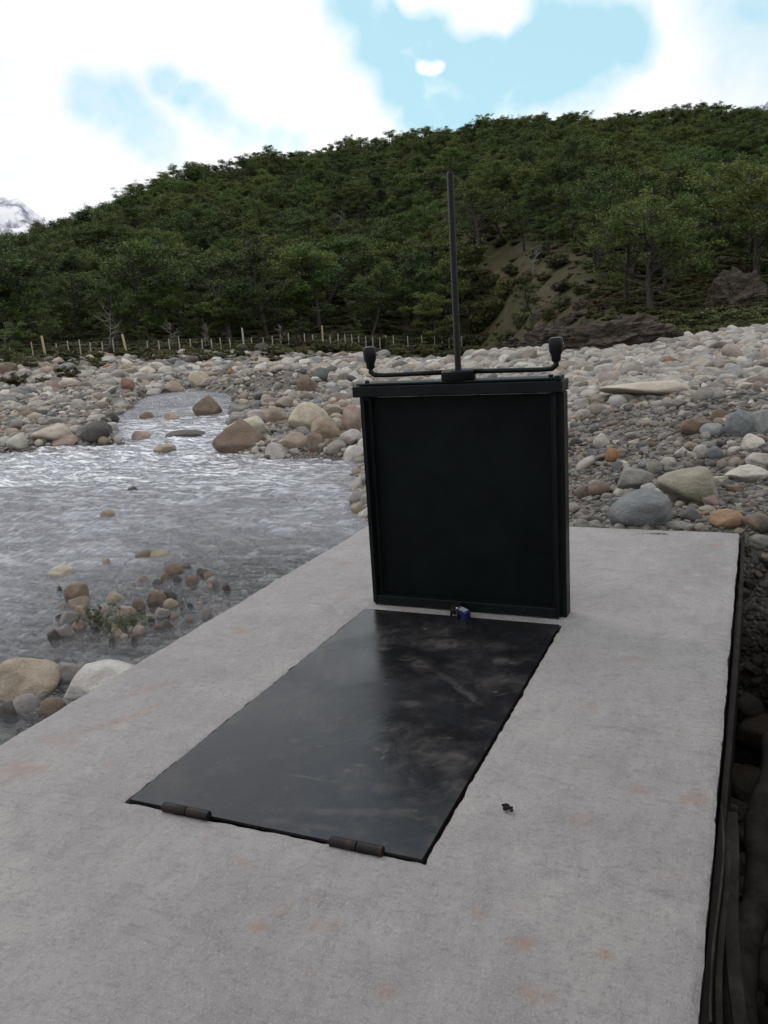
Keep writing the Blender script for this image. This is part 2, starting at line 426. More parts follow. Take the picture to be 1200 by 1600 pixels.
# --- concrete
M_conc, t, b = new_mat('concrete_mat')
pos = coord(t)
n0 = noise_node(t, pos, 1.1, 5, 0.6, 0.4); n1 = noise_node(t, mapped(t, pos, (1.6, 1.0, 1)), 6.5, 6, 0.68, 0.3); n2 = noise_node(t, pos, 48, 7, 0.8); n3 = noise_node(t, pos, 190, 3, 0.7)
n5 = noise_node(t, mapped(t, pos, (3.0, 14.0, 1)), 2.0, 5, 0.7, 1.2)
c = ramp_node(t, n0.outputs['Fac'], [(0.3, (.215, .204, .207)), (0.5, (.266, .253, .255)), (0.7, (.32, .303, .294))])
c = mix_col(t, ramp_node(t, n1.outputs['Fac'], [(0.3, 0.38), (0.5, 0.0)]), c, (.15, .144, .142))
c = mix_col(t, ramp_node(t, n1.outputs['Fac'], [(0.54, 0.0), (0.72, 0.4)]), c, (.375, .36, .345))
c = mix_col(t, ramp_node(t, n5.outputs['Fac'], [(0.54, 0.0), (0.70, 0.5)]), c, (.15, .146, .152))
c = mix_col(t, ramp_node(t, n2.outputs['Fac'], [(0.3, 0.75), (0.5, 0.0)]), c, (.135, .13, .13))
c = mix_col(t, ramp_node(t, n3.outputs['Fac'], [(0.54, 0.0), (0.66, 0.5)]), c, (.42, .405, .39))
vp = voronoi(t, pos, 17.0); pit = math_node(t, 'LESS_THAN', vp.outputs['Distance'], 0.045)
sel = t.nodes.new('ShaderNodeSeparateColor'); t.links.new(vp.outputs['Color'], sel.inputs[0])
pit = math_node(t, 'MULTIPLY', pit, math_node(t, 'GREATER_THAN', sel.outputs[0], 0.66))
c = mix_col(t, math_node(t, 'MULTIPLY', pit, 0.75), c, (.10, .095, .09))
st = attr(t, 'rust'); dk = attr(t, 'dark_mark')
nr = noise_node(t, pos, 38, 5, 0.75)
rf = math_node(t, 'MULTIPLY', st.outputs['Fac'], ramp_node(t, nr.outputs['Fac'], [(0.34, 0.15), (0.62, 1.0)]))
c = mix_col(t, rf, c, (.26, .135, .075))
c = mix_col(t, math_node(t, 'MULTIPLY', dk.outputs['Fac'], ramp_node(t, nr.outputs['Fac'], [(0.4, 0.2), (0.6, 1.0)])), c, (.11, .11, .12))
# faint general rust blush
nw = noise_node(t, pos, 3.3, 5, 0.7)
c = mix_col(t, ramp_node(t, nw.outputs['Fac'], [(0.6, 0.0), (0.78, 0.26)]), c, (.27, .185, .135))
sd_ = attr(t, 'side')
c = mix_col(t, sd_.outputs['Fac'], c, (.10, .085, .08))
t.links.new(c, b.inputs['Base Color']); b.inputs['Roughness'].default_value = 0.75; b.inputs['Specular IOR Level'].default_value = 0.5
q = bump(t, n1.outputs['Fac'], 0.6, 0.03)
q = bump(t, n5.outputs['Fac'], 0.4, 0.012, q)
q = bump(t, n2.outputs['Fac'], 0.8, 0.007, q)
q = bump(t, math_node(t, 'SUBTRACT', 1.0, pit), 0.6, 0.006, q)
t.links.new(bump(t, n3.outputs['Fac'], 0.4, 0.002, q), b.inputs['Normal'])

# --- dusty black steel of the hatch
M_lid, t, b = new_mat('hatch_steel_mat')
pos = coord(t)
n0 = noise_node(t, pos, 2.2, 6, 0.65, 0.8); n1 = noise_node(t, pos, 9, 7, 0.7, 1.5); n2 = noise_node(t, pos, 55, 5, 0.75)
c = ramp_node(t, n0.outputs['Fac'], [(0.3, (.005, .0055, .007)), (0.6, (.009, .0095, .012)), (0.8, (.014, .0145, .018))])
dust = attr(t, 'dust')
df = math_node(t, 'MULTIPLY', dust.outputs['Fac'], ramp_node(t, n1.outputs['Fac'], [(0.36, 0.1), (0.66, 1.0)]))
c = mix_col(t, df, c, (.10, .088, .082))
c = mix_col(t, ramp_node(t, n1.outputs['Fac'], [(0.6, 0.0), (0.74, 0.25)]), c, (.06, .057, .058))
c = mix_col(t, ramp_node(t, n2.outputs['Fac'], [(0.66, 0.0), (0.74, 0.4)]), c, (.12, .115, .11))
t.links.new(c, b.inputs['Base Color'])
rg = math_node(t, 'ADD', ramp_node(t, n0.outputs['Fac'], [(0.35, .15), (0.65, .36)]), math_node(t, 'MULTIPLY', df, 0.35), True)
t.links.new(rg, b.inputs['Roughness']); b.inputs['Specular IOR Level'].default_value = 0.36; b.inputs['Specular Tint'].default_value = (.86, .9, 1.0, 1)
t.links.new(bump(t, n1.outputs['Fac'], 0.06, 0.004, bump(t, n0.outputs['Fac'], 0.14, 0.02)), b.inputs['Normal'])

# --- dark green paint of the gate
M_gate, t, b = new_mat('gate_paint_mat')
pos = coord(t)
n0 = noise_node(t, pos, 5, 6, 0.7, 0.5); n1 = noise_node(t, pos, 40, 5, 0.75)
c = ramp_node(t, n0.outputs['Fac'], [(0.3, (.0032, .0048, .0051)), (0.7, (.0055, .0078, .0082))])
c = mix_col(t, ramp_node(t, n1.outputs['Fac'], [(0.67, 0.0), (0.78, 0.3)]), c, (.03, .03, .029))
t.links.new(c, b.inputs['Base Color'])
t.links.new(ramp_node(t, n0.outputs['Fac'], [(0.3, .32), (0.7, .5)]), b.inputs['Roughness'])
t.links.new(bump(t, n1.outputs['Fac'], 0.08, 0.004), b.inputs['Normal']); b.inputs['Specular IOR Level'].default_value = 0.14
M_panel = M_gate.copy(); M_panel.name = 'gate_panel_mat'
M_panel.node_tree.nodes['Principled BSDF'].inputs['Specular IOR Level'].default_value = 0.07
M_grip, t, b = new_mat('grip_plastic_mat'); b.inputs['Base Color'].default_value = (.005, .006, .0065, 1); b.inputs['Roughness'].default_value = 0.35; b.inputs['Specular IOR Level'].default_value = .2
M_rod, t, b = new_mat('greased_steel_mat'); pos = coord(t)
wv = t.nodes.new('ShaderNodeTexWave'); wv.wave_type = 'BANDS'; wv.bands_direction = 'Z'; wv.inputs['Scale'].default_value = 55; t.links.new(pos, wv.inputs['Vector'])
b.inputs['Base Color'].default_value = (.008, .009, .0095, 1); b.inputs['Roughness'].default_value = 0.4; b.inputs['Specular IOR Level'].default_value = .25
t.links.new(bump(t, wv.outputs['Fac'], 0.8, 0.004), b.inputs['Normal'])
M_hinge, t, b = new_mat('hinge_steel_mat'); pos = coord(t); n = noise_node(t, pos, 24, 5, 0.7)
t.links.new(ramp_node(t, n.outputs['Fac'], [(0.35, (.006, .0055, .006)), (0.58, (.012, .009, .009)), (0.74, (.07, .025, .014))]), b.inputs['Base Color']); b.inputs['Roughness'].default_value = 0.5; b.inputs['Specular IOR Level'].default_value = .2
M_blue, t, b = new_mat('lock_blue_mat'); b.inputs['Base Color'].default_value = (.010, .014, .085, 1); b.inputs['Roughness'].default_value = 0.35
M_lockface, t, b = new_mat('lock_face_mat'); b.inputs['Base Color'].default_value = (.2, .24, .28, 1); b.inputs['Roughness'].default_value = 0.4
M_chrome, t, b = new_mat('shackle_mat'); b.inputs['Base Color'].default_value = (.75, .75, .75, 1); b.inputs['Metallic'].default_value = 1; b.inputs['Roughness'].default_value = 0.2
M_formwork = wood_mat('formwork_mat', (.006, .0045, .0045), (.018, .013, .012), 2.0)
M_lath = wood_mat('lath_mat', (.014, .012, .010), (.05, .042, .034), 3.0)
M_log = wood_mat('log_mat', (.022, .02, .018), (.06, .055, .05), 3.0)

# --- water
M_water, t, b = new_mat('river_water_mat')
t.nodes.remove(b)
pos = coord(t)
nA = noise_node(t, mapped(t, pos, (1.0, 3.2, 1)), 4.0, 6, 0.65, 0.8); nB = noise_node(t, mapped(t, pos, (1.0, 2.6, 1)), 11, 5, 0.65, 0.5)
nrm = bump(t, math_node(t, 'MULTIPLY', nA.outputs['Fac'], attr(t, 'chop').outputs['Fac']), 0.8, 0.085)
nrm = bump(t, nB.outputs['Fac'], 0.5, 0.03, nrm)
fr = t.nodes.new('ShaderNodeFresnel'); fr.inputs['IOR'].default_value = 1.33; t.links.new(nrm, fr.inputs['Normal'])
tr = t.nodes.new('ShaderNodeBsdfTransparent'); tr.inputs['Color'].default_value = (.86, .89, .87, 1)
gl = t.nodes.new('ShaderNodeBsdfGlossy'); gl.inputs['Roughness'].default_value = 0.08; t.links.new(nrm, gl.inputs['Normal'])
gl.inputs['Color'].default_value = (.88, .90, .97, 1)
df_ = t.nodes.new('ShaderNodeBsdfDiffuse'); df_.inputs['Color'].default_value = (.38, .385, .42, 1)
m0 = t.nodes.new('ShaderNodeMixShader'); t.links.new(attr(t, 'turbid').outputs['Fac'], m0.inputs[0])
t.links.new(tr.outputs[0], m0.inputs[1]); t.links.new(df_.outputs[0], m0.inputs[2])
m1 = t.nodes.new('ShaderNodeMixShader'); t.links.new(fr.outputs[0], m1.inputs[0]); t.links.new(m0.outputs[0], m1.inputs[1]); t.links.new(gl.outputs[0], m1.inputs[2])
fo = t.nodes.new('ShaderNodeBsdfDiffuse'); fo.inputs['Color'].default_value = (.82, .84, .87, 1)
fa = attr(t, 'foam_glint')
nF = noise_node(t, mapped(t, pos, (1.0, 3.4, 1)), 2.6, 6, 0.66, 1.0)
ff = math_node(t, 'MULTIPLY', fa.outputs['Fac'], ramp_node(t, nF.outputs['Fac'], [(0.48, 0.0), (0.64, 0.85)]))
m2 = t.nodes.new('ShaderNodeMixShader'); t.links.new(ff, m2.inputs[0]); t.links.new(m1.outputs[0], m2.inputs[1]); t.links.new(fo.outputs[0], m2.inputs[2])
t.links.new(m2.outputs[0], t.nodes['Material Output'].inputs['Surface'])

# --- snowy mountain
M_mount, t, b = new_mat('snow_mountain_mat')
pos = coord(t)
n0 = noise_node(t, mapped(t, pos, (1, 1, .55)), 0.006, 8, 0.62, 0.6)
geo = t.nodes.new('ShaderNodeNewGeometry'); sx = t.nodes.new('ShaderNodeSeparateXYZ'); t.links.new(geo.outputs['Normal'], sx.inputs[0])
k = math_node(t, 'ADD', n0.outputs['Fac'], math_node(t, 'MULTIPLY', sx.outputs['Z'], 0.25))
c = ramp_node(t, k, [(0.62, (.17, .18, .23)), (0.67, (.45, .46, .52)), (0.72, (.78, .79, .83))])
t.links.new(c, b.inputs['Base Color']); b.inputs['Roughness'].default_value = 0.8

# ================================================================== setting meshes
def polar_grid(az, rr):
    A, R_ = np.meshgrid(az, rr, indexing='ij')
    return R_ * np.sin(A), R_ * np.cos(A)
def grid_faces(n, m_, wrap=False):
    i = np.arange(n if wrap else n - 1)[:, None]; j = np.arange(m_ - 1)[None, :]
    i2 = (i + 1) % n
    return np.stack([i * m_ + j, i2 * m_ + j, i2 * m_ + j + 1, i * m_ + j + 1], -1).reshape(-1, 4)
az = np.concatenate([np.radians(np.arange(-62, 22, 0.22)), np.radians(np.arange(22, 298, 4.0))])
rr = np.concatenate([np.linspace(0.05, 1.2, 14)[:-1], np.geomspace(1.2, 110, 400)[:-1], np.geomspace(110, 430, 90)[:-1], np.geomspace(430, 9000, 40)])
GX, GY = polar_grid(az, rr)
gz = terrain(GX, GY)
GXr, GYr = GX.ravel(), GY.ravel()
rad = np.hypot(GXr, GYr)
ppx, ppy = project(np.stack([GXr, GYr, gz], -1))
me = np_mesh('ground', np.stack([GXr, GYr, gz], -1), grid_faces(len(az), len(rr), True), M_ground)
azv = np.arctan2(GXr, GYr)
# forest floor starts behind the fence on the left and at the toe of the hill on the right
edge = np.interp(np.degrees(azv), [-60, -47, -38, -30, -24, -17.4, -15.5, -13.9, -11, -8, -3, 4, 20], [58, 60, 61, 64, 68, 78, 68, 52, 41, 36, 34, 33, 34])
forest = sstep(-2.0, 2.0, rad - edge + 3.0 * fbm(GXr * .15, GYr * .15, 77, 3)) * (np.cos(azv + 0.35) > 0.2) + (np.cos(azv + 0.35) <= 0.2) * sstep(30, 45, rad)
add_attr(me, 'forest', np.clip(forest, 0, 1))
add_attr(me, 'wet', np.clip(sstep(WATER_Z + 0.09, WATER_Z - 0.02, gz) * 0.35 * (rad < 60) + trench(GXr, GYr) * 0.9, 0, 1))  # wet river edge; in the trench, wet mud and shade painted into the soil
ground = tag(link('ground', me), kind='structure')

# --- river surface
waz = np.radians(np.arange(-125, -12, 0.3)); wr = np.geomspace(2.3, 36, 420)
WX, WY = polar_grid(waz, wr); WX = WX.ravel(); WY = WY.ravel(); wrd = np.hypot(WX, WY)
fx, fy = WX * 0.98 + WY * 0.2, -WX * 0.2 + WY * 0.98
wz = 1.25 * (0.020 * pnoise(fx * 1.1, fy * 3.2, 61) + 0.013 * pnoise(fx * 2.6, fy * 7.5, 62) + 0.007 * pnoise(fx * 6, fy * 16, 63) + 0.003 * pnoise(fx * 13, fy * 30, 64))
rif = G(160, 715, WATER_Z)
riff = np.exp(-((WX - rif[0]) ** 2 / 30 + (WY - rif[1]) ** 2 / 4.5))
rif2 = G(255, 675, WATER_Z); riff += np.exp(-((WX - rif2[0]) ** 2 / 8 + (WY - rif2[1]) ** 2 / 40)); rif3 = G(60, 722, WATER_Z); riff += np.exp(-((WX - rif3[0]) ** 2 / 40 + (WY - rif3[1]) ** 2 / 3.0))
calm = sstep(4.5, 3.0, wrd) * 0.6
quiet = sstep(-.25, .45, fbm(WX * .35, WY * .7, 71, 3)) * (1 - np.clip(riff, 0, 1)); nearslab = sstep(-6.0, -3.6, WX) * sstep(7.5, 5.5, WY)
wz *= (1.0 + 0.6 * riff) * (1 - calm) * (1 - .65 * quiet) * (1 - .35 * nearslab)
depth = WATER_Z - terrain(WX, WY)
me = np_mesh('river', np.stack([WX, WY, WATER_Z + wz], -1), grid_faces(len(waz), len(wr)), M_water)
foam_glint = np.clip(0.20 + riff * 0.7 + 0.12 * sstep(0.22, 0.08, depth) + 4 * np.maximum(wz - 0.026, 0), 0, 1) * (1 - calm)  # riffle foam; its white streaks also paint glints on the water
foam_glint *= (1 - .6 * quiet) * (1 - .5 * nearslab)
add_attr(me, 'foam_glint', foam_glint); add_attr(me, 'turbid', np.clip(.42 - .34 * nearslab - .10 * quiet, .03, 1)); add_attr(me, 'chop', 1 - .6 * quiet - .2 * nearslab)
tag(link('river', me), kind='structure')

# --- mountains beyond the hill
def mountain(name, pts, dist, thick, seed):
    xs = np.linspace(pts[0][0], pts[-1][0], 160)
    ys = np.interp(xs, [p[0] for p in pts], [p[1] for p in pts])
    rows = []
    for j, s in enumerate(np.linspace(-1, 1, 60)):
        d = dist + s * thick; fall = 1 - abs(s) ** 0.9
        row = []
        for x, y in zip(xs, ys):
            top = P(x, y, dist); q = P(x, y, d)
            row.append((q[0], q[1], top[2] * fall - 60 * (1 - fall)))
        rows.append(row)
    V = np.array(rows).reshape(-1, 3)
    s = np.repeat(np.linspace(-1, 1, 60), len(xs))
    V[:, 2] += 130 * fbm(V[:, 0] * .0022, V[:, 1] * .0022, seed, 6, 0.55) * (0.25 + np.abs(s)) * (np.abs(s) < .999)
    V[:, 2] += 420 * (0.3 - np.abs(fbm(V[:, 0] * .0016, V[:, 1] * .0016, seed + 3, 5, 0.55))) * np.clip(np.abs(s) * 3, .15, 1) * (np.abs(s) < .999)
    tag(link(name, np_mesh(name, V, grid_faces(60, len(xs)), M_mount)), kind='structure')
mountain('mountain', [(-900, 430), (-500, 350), (-250, 380), (-110, 318), (-30, 322), (5, 306), (28, 310), (60, 335), (85, 352), (160, 380), (330, 470)], 4200, 1500, 5)
mountain('mountain', [(900, 360), (1080, 200), (1130, 176), (1150, 166), (1165, 163), (1185, 172), (1200, 158), (1230, 140), (1320, 160), (1500, 230), (1800, 380)], 5200, 1600, 9)
# ================================================================== concrete slab with its opening
LX0, LX1, LY0, LY1 = -1.785, -0.782, 1.886, 3.748           # the hatch
SX0, SX1, SY0, SY1 = -2.53, -0.035, -2.4, 5.63
g = 0.011
xs = np.concatenate([np.linspace(SX0, LX0 - g, 60)[:-1], np.linspace(LX0 - g, LX1 + g, 80)[:-1], np.linspace(LX1 + g, SX1, 60)])
ys = np.concatenate([np.linspace(SY0, 0.6, 90)[:-1], np.linspace(0.6, LY0 - g, 160)[:-1], np.linspace(LY0 - g, LY1 + g, 200)[:-1], np.linspace(LY1 + g, SY1, 140)])
nx, ny = len(xs), len(ys)
CX, CY = np.meshgrid(xs, ys, indexing='ij'); CX = CX.ravel().copy(); CY = CY.ravel().copy()
cz = 0.0035 * fbm(CX * 1.4, CY * 1.4, 101, 4) + 0.0022 * fbm(CX * 7, CY * 7, 111, 4) + 0.0012 * fbm(CX * 25, CY * 25, 121, 3)
# trowelled lip of mortar in front of the hinges
lip_y = 1.70 + 0.05 * pnoise(CX * 2, 0 * CX, 131) - 0.03 * (CX + 1.28)
cz += 0.012 * np.exp(-((CY - lip_y) / 0.05) ** 2) * sstep(-2.0, -1.7, CX) * (1 - sstep(-0.8, -0.45, CX)) * (0.6 + 0.6 * pnoise(CX * 5, CY * 5, 141))
cz -= 0.010 * np.exp(-((CY - lip_y + 0.11) / 0.05) ** 2) * sstep(-2.0, -1.6, CX) * (1 - sstep(-0.9, -0.5, CX))
idx = np.arange(nx * ny).reshape(nx, ny)
ihx = [int(np.argmin(abs(xs - (LX0 - g)))), int(np.argmin(abs(xs - (LX1 + g))))]
ihy = [int(np.argmin(abs(ys - (LY0 - g)))), int(np.argmin(abs(ys - (LY1 + g))))]
# ragged outer edges and opening
E1 = idx[-1, :]; CX[E1] += 0.005 * fbm(ys * 3, ys * 0, 151, 5, .6) + 0.006 * np.minimum(0, pnoise(ys * 17, ys * 0, 152) + .2) 
CX[idx[-2, :]] += 0.003 * fbm(ys * 3, ys * 0, 151, 4) 
for k_ in range(1, 50): CX[idx[-k_, :]] += 0.009 * (ys - 3.5) * (1 - (k_ - 1) / 50)
cz[E1] -= 0.004 + 0.004 * np.abs(fbm(ys * 14, ys * 0, 153, 3))
E0 = idx[0, :]; CX[E0] += 0.010 * fbm(ys * 5, ys * 0, 154, 4); cz[E0] -= 0.006
EF = idx[:, -1]; CY[EF] += 0.02 * fbm(xs * 4, xs * 0, 155, 4); cz[EF] -= 0.006
for line, ax, sg in ((idx[ihx[0], ihy[0]:ihy[1]+1], 0, -1), (idx[ihx[1], ihy[0]:ihy[1]+1], 0, 1), (idx[ihx[0]:ihx[1]+1, ihy[0]], 1, -1), (idx[ihx[0]:ihx[1]+1, ihy[1]], 1, 1)):
    u = CY[line] if ax == 0 else CX[line]
    dlt = sg * 0.006 * np.clip(fbm(u * 12, u * 0 + ax + sg, 161, 3) + 0.1, -0.8, 1)
    if ax == 0: CX[line] += dlt
    else: CY[line] += dlt
    cz[line] -= 0.003
F = grid_faces(nx, ny)
fi, fj = np.divmod(np.arange((nx - 1) * (ny - 1)), ny - 1)
inside = (fi >= ihx[0]) & (fi < ihx[1]) & (fj >= ihy[0]) & (fj < ihy[1])
F = F[~inside][:, ::1]
V = np.stack([CX, CY, cz], -1)
rust = np.zeros(len(V)); dark = np.zeros(len(V))
def spot(arr, px, py, rx, ry, amt, ang=0.0):
    c = G(px, py); dx, dy = CX - c[0], CY - c[1]; ca, sa = math.cos(ang), math.sin(ang)
    u, v = dx * ca + dy * sa, -dx * sa + dy * ca
    e = np.hypot(u / rx, v / ry) + 0.35 * fbm(CX * 14, CY * 14, int(px), 3)
    np.maximum(arr, amt * (1 - sstep(0.3, 1.1, e)), out=arr)
for s in [(375, 985, .09, .05, .55), (405, 1445, .035, .03, .5), (817, 1475, .035, .03, .55), (600, 1550, .035, .03, .35), (945, 1490, .022, .018, .55), (548, 880, .10, .05, .4), (322, 1312, .025, .022, .4),
          (376, 1350, .035, .03, .3), (495, 1442, .04, .03, .3), (436, 1418, .04, .03, .25), (838, 1556, .05, .04, .35), (182, 1128, .20, .03, .5, .95), (228, 1078, .16, .035, .3, .95), (245, 1102, .07, .03, .4, .9), (1122, 852, .05, .05, .5), (955, 853, .035, .03, .5),
          (20, 1205, .14, .10, .35), (925, 1102, .04, .03, .4), (1000, 1235, .06, .05, .3), (1085, 1250, .05, .06, .45), (905, 1280, .05, .05, .3), (540, 930, .08, .05, .3), (370, 1180, .05, .04, .25), (990, 1030, .12, .04, .25), (90, 1160, .12, .05, .25)]:
    spot(rust, *s)
for s in [(1005, 1140, .07, .016, .55, -.2), (962, 1115, .03, .025, .5), (1030, 1395, .06, .018, .6, -.3), (1040, 1210, .02, .02, .4), (820, 1135, .05, .01, .4), (780, 1118, .06, .012, .3), (1000, 1205, .02, .02, .5), (205, 1450, .03, .03, .35), (690, 1100, .03, .02, .3),
          (930, 890, .3, .03, .14), (1040, 1000, .25, .03, .12), (300, 1440, .10, .06, .15), (630, 1500, .02, .03, .25), (1086, 1545, .012, .05, .6)]:
    spot(dark, *s)
_r = random.Random(42)
for k in range(70):
    spot(dark, _r.uniform(0, 1150), _r.uniform(850, 1590), _r.uniform(.006, .03), _r.uniform(.004, .012), _r.uniform(.2, .6), _r.uniform(-.5, .5))
for k in range(22):
    spot(rust, _r.uniform(0, 1150), _r.uniform(850, 1590), _r.uniform(.008, .03), _r.uniform(.008, .025), _r.uniform(.15, .4), _r.uniform(-.5, .5))
# side skirts (own vertices, so the arris stays crisp)
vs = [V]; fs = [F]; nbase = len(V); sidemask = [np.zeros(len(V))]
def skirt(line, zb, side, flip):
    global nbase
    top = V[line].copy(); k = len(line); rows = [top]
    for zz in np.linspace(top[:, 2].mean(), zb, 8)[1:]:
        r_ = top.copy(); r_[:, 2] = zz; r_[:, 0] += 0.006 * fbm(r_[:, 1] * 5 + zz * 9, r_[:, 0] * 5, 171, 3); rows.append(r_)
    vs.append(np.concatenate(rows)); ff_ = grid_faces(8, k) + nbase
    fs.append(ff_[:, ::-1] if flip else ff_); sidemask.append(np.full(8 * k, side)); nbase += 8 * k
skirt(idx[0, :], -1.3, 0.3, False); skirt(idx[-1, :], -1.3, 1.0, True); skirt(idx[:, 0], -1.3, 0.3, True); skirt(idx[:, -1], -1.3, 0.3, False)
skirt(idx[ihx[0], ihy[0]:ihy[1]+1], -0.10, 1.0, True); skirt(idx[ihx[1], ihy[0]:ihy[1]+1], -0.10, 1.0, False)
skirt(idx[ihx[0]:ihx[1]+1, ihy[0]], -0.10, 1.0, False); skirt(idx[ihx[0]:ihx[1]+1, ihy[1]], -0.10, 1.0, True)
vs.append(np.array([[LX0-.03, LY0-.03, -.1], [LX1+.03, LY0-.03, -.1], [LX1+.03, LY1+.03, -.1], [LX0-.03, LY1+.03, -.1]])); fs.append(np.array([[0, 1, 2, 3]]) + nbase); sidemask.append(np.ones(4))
allv = np.concatenate(vs); padn = len(allv) - len(V)
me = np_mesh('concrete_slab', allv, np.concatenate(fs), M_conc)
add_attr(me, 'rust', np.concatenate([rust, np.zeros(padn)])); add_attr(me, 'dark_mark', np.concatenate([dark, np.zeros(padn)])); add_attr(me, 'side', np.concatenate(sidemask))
tag(link('concrete_slab', me), 'broad pale grey concrete slab with rust spots and ragged edges beside the river', 'slab')

# ================================================================== steel hatch lying in the slab
hatch = tag(empty('hatch', (0, 0, 0)), 'black dusty steel hatch lying flush in the concrete slab in front of the gate', 'hatch')
hxs = np.linspace(LX0, LX1, 120); hys = np.linspace(LY0, LY1, 200)
HX, HY = np.meshgrid(hxs, hys, indexing='ij'); HX = HX.ravel(); HY = HY.ravel()
hz = 0.004 + 0.0009 * fbm(HX * 2.0, HY * 1.5, 201, 2)
dust = 0.04 + 0.34 * np.clip(fbm(HX * 2.5, HY * 2.5, 211, 5, .6), 0, 1) + 0.3 * np.clip(fbm(HX * 9, HY * 9, 213, 4, .6) - .2, 0, 1)
def dspot(px, py, rx, ry, amt, ang=0.0):
    c = G(px, py); dx, dy = HX - c[0], HY - c[1]; ca, sa = math.cos(ang), math.sin(ang)
    u, v = dx * ca + dy * sa, -dx * sa + dy * ca
    e = np.hypot(u / rx, v / ry) + 0.4 * fbm(HX * 9, HY * 9, int(px), 4)
    np.maximum(dust, amt * (1 - sstep(0.2, 1.15, e)), out=dust)
for s in [(700, 1008, .12, .09, .75), (780, 1010, .09, .06, .5), (655, 1040, .14, .06, .6, -.8), (720, 1078, .30, .022, .55, -.75), (790, 1035, .07, .06, .6), (600, 1015, .04, .02, .5, .5), (700, 1190, .16, .10, .5), (640, 1100, .06, .05, .4), (720, 1240, .10, .08, .45),
          (560, 1270, .30, .03, .4, .25), (470, 1290, .25, .02, .35, .1), (600, 1235, .06, .05, .4), (700, 1290, .08, .05, .5), (440, 1180, .05, .03, .3), (690, 1300, .03, .2, .3)]:
    dspot(*s)
_r = random.Random(8)
for k in range(26):
    dspot(_r.uniform(450, 840), _r.uniform(990, 1320), _r.uniform(.03, .14), _r.uniform(.003, .006), _r.uniform(.4, .8), _r.uniform(-1.4, 1.4))
for k in range(40):
    dspot(_r.uniform(350, 850), _r.uniform(970, 1330), _r.uniform(.006, .02), _r.uniform(.006, .014), _r.uniform(.4, .9))
# plate: top sheet plus a thin rim
hi = np.arange(120 * 200).reshape(120, 200)
top = np.stack([HX, HY, hz], -1)
rim_lines = [(hi[0, :], False), (hi[-1, :], True), (hi[:, 0], True), (hi[:, -1], False)]
vs = [top]; fs = [grid_faces(120, 200)]; nb = len(top)
for ln, fl in rim_lines:
    a = top[ln]; b2 = a.copy(); b2[:, 2] = -0.005
    vs.append(np.concatenate([a, b2])); f_ = grid_faces(2, len(ln)) + nb; fs.append(f_[:, ::-1] if fl else f_); nb += 2 * len(ln)
vs.append(np.array([[LX0, LY0, -.005], [LX1, LY0, -.005], [LX1, LY1, -.005], [LX0, LY1, -.005]])); fs.append(np.array([[3, 2, 1, 0]]) + nb)
pm = np_mesh('plate', np.concatenate(vs), np.concatenate(fs), M_lid)
add_attr(pm, 'dust', np.concatenate([dust, np.full(sum(len(v) for v in vs[1:]), .3)]))
link('plate', pm, hatch)
for (pa, pb) in (((249, 1266), (323, 1279)), ((514, 1317), (598, 1332))):
    a, b2 = G(*pa, .012), G(*pb, .012); a[1] = b2[1] = LY0 - 0.012; mid = a * .48 + b2 * .52
    bm = bmesh.new()
    rr_ = 0.0155
    for p0, p1 in ((a, mid - (b2 - a) * .006), (mid + (b2 - a) * .006, b2)):
        d = (p1 - p0) * 0.03
        bm_tube(bm, [p0, p0 + d, p1 - d, p1], [rr_ * .86, rr_, rr_, rr_ * .86], 18)
    bm_tube(bm, [a - (b2 - a) * .012, b2 + (b2 - a) * .012], rr_ * .45, 12)
    hme = bm_mesh('hinge', bm, M_hinge, smooth=True); hme.set_sharp_from_angle(angle=math.radians(40))
    link('hinge', hme, hatch)
stp = G(708, 968, 0.0); SXc = stp[0]
bm = bmesh.new(); bm_tube(bm, [(SXc - .018, LY1 - .012, .0), (SXc - .018, LY1 - .012, .03), (SXc - .012, LY1 - .012, .04), (SXc + .012, LY1 - .012, .04), (SXc + .018, LY1 - .012, .03), (SXc + .018, LY1 - .012, .0)], .005, 10)
link('staple', bm_mesh('staple', bm, M_hinge, smooth=True), hatch)

# ================================================================== sluice gate
gate = tag(empty('sluice_gate', (-1.275, 3.87, 0.0)), 'dark green steel sluice gate standing upright on the slab behind the hatch', 'gate')
def gpart(name, me):
    o = link(name, me); o.parent = gate; o.matrix_parent_inverse = Matrix.Translation(-Vector(gate.location)); return o
GX0, GX1, GZ = -1.795, -0.768, 1.145
gpart('side_rail', box_mesh('side_rail', (GX0, GX0 + .062, 3.865, 3.955, -.004, GZ - .06), M_gate, .004))
gpart('side_rail', box_mesh('side_rail', (GX1 - .062, GX1, 3.865, 3.955, -.004, GZ - .06), M_gate, .004))
gpart('panel', box_mesh('panel', (GX0 + .064, GX1 - .064, 3.892, 3.905, .012, GZ - .065), M_panel, .002))
gpart('edge_flange', box_mesh('edge_flange', (GX0 + .030, GX0 + .042, 3.822, 3.862, .004, GZ - .075), M_gate, .002))
gpart('edge_flange', box_mesh('edge_flange', (GX1 - .042, GX1 - .030, 3.822, 3.862, .004, GZ - .075), M_gate, .002))
gpart('bottom_angle', box_mesh('bottom_angle', (GX0 + .043, GX1 - .043, 3.824, 3.886, .006, .055), M_gate, .004))
bm = bmesh.new(); bm_box(bm, GX0 - .012, GX1 + .004, 3.808, 3.965, GZ - .056, GZ - .002)
gpart('top_beam', bm_mesh('top_beam', bm, M_gate, bevel=.005))
gpart('top_plate', box_mesh('top_plate', (GX0 + .01, GX1 - .035, 3.815, 3.96, GZ + .001, GZ + .011), M_gate, .003))
gpart('end_cap', box_mesh('end_cap', (GX1 - .030, GX1 - .002, 3.800, 3.90, GZ + .001, GZ + .020), M_gate, .004))
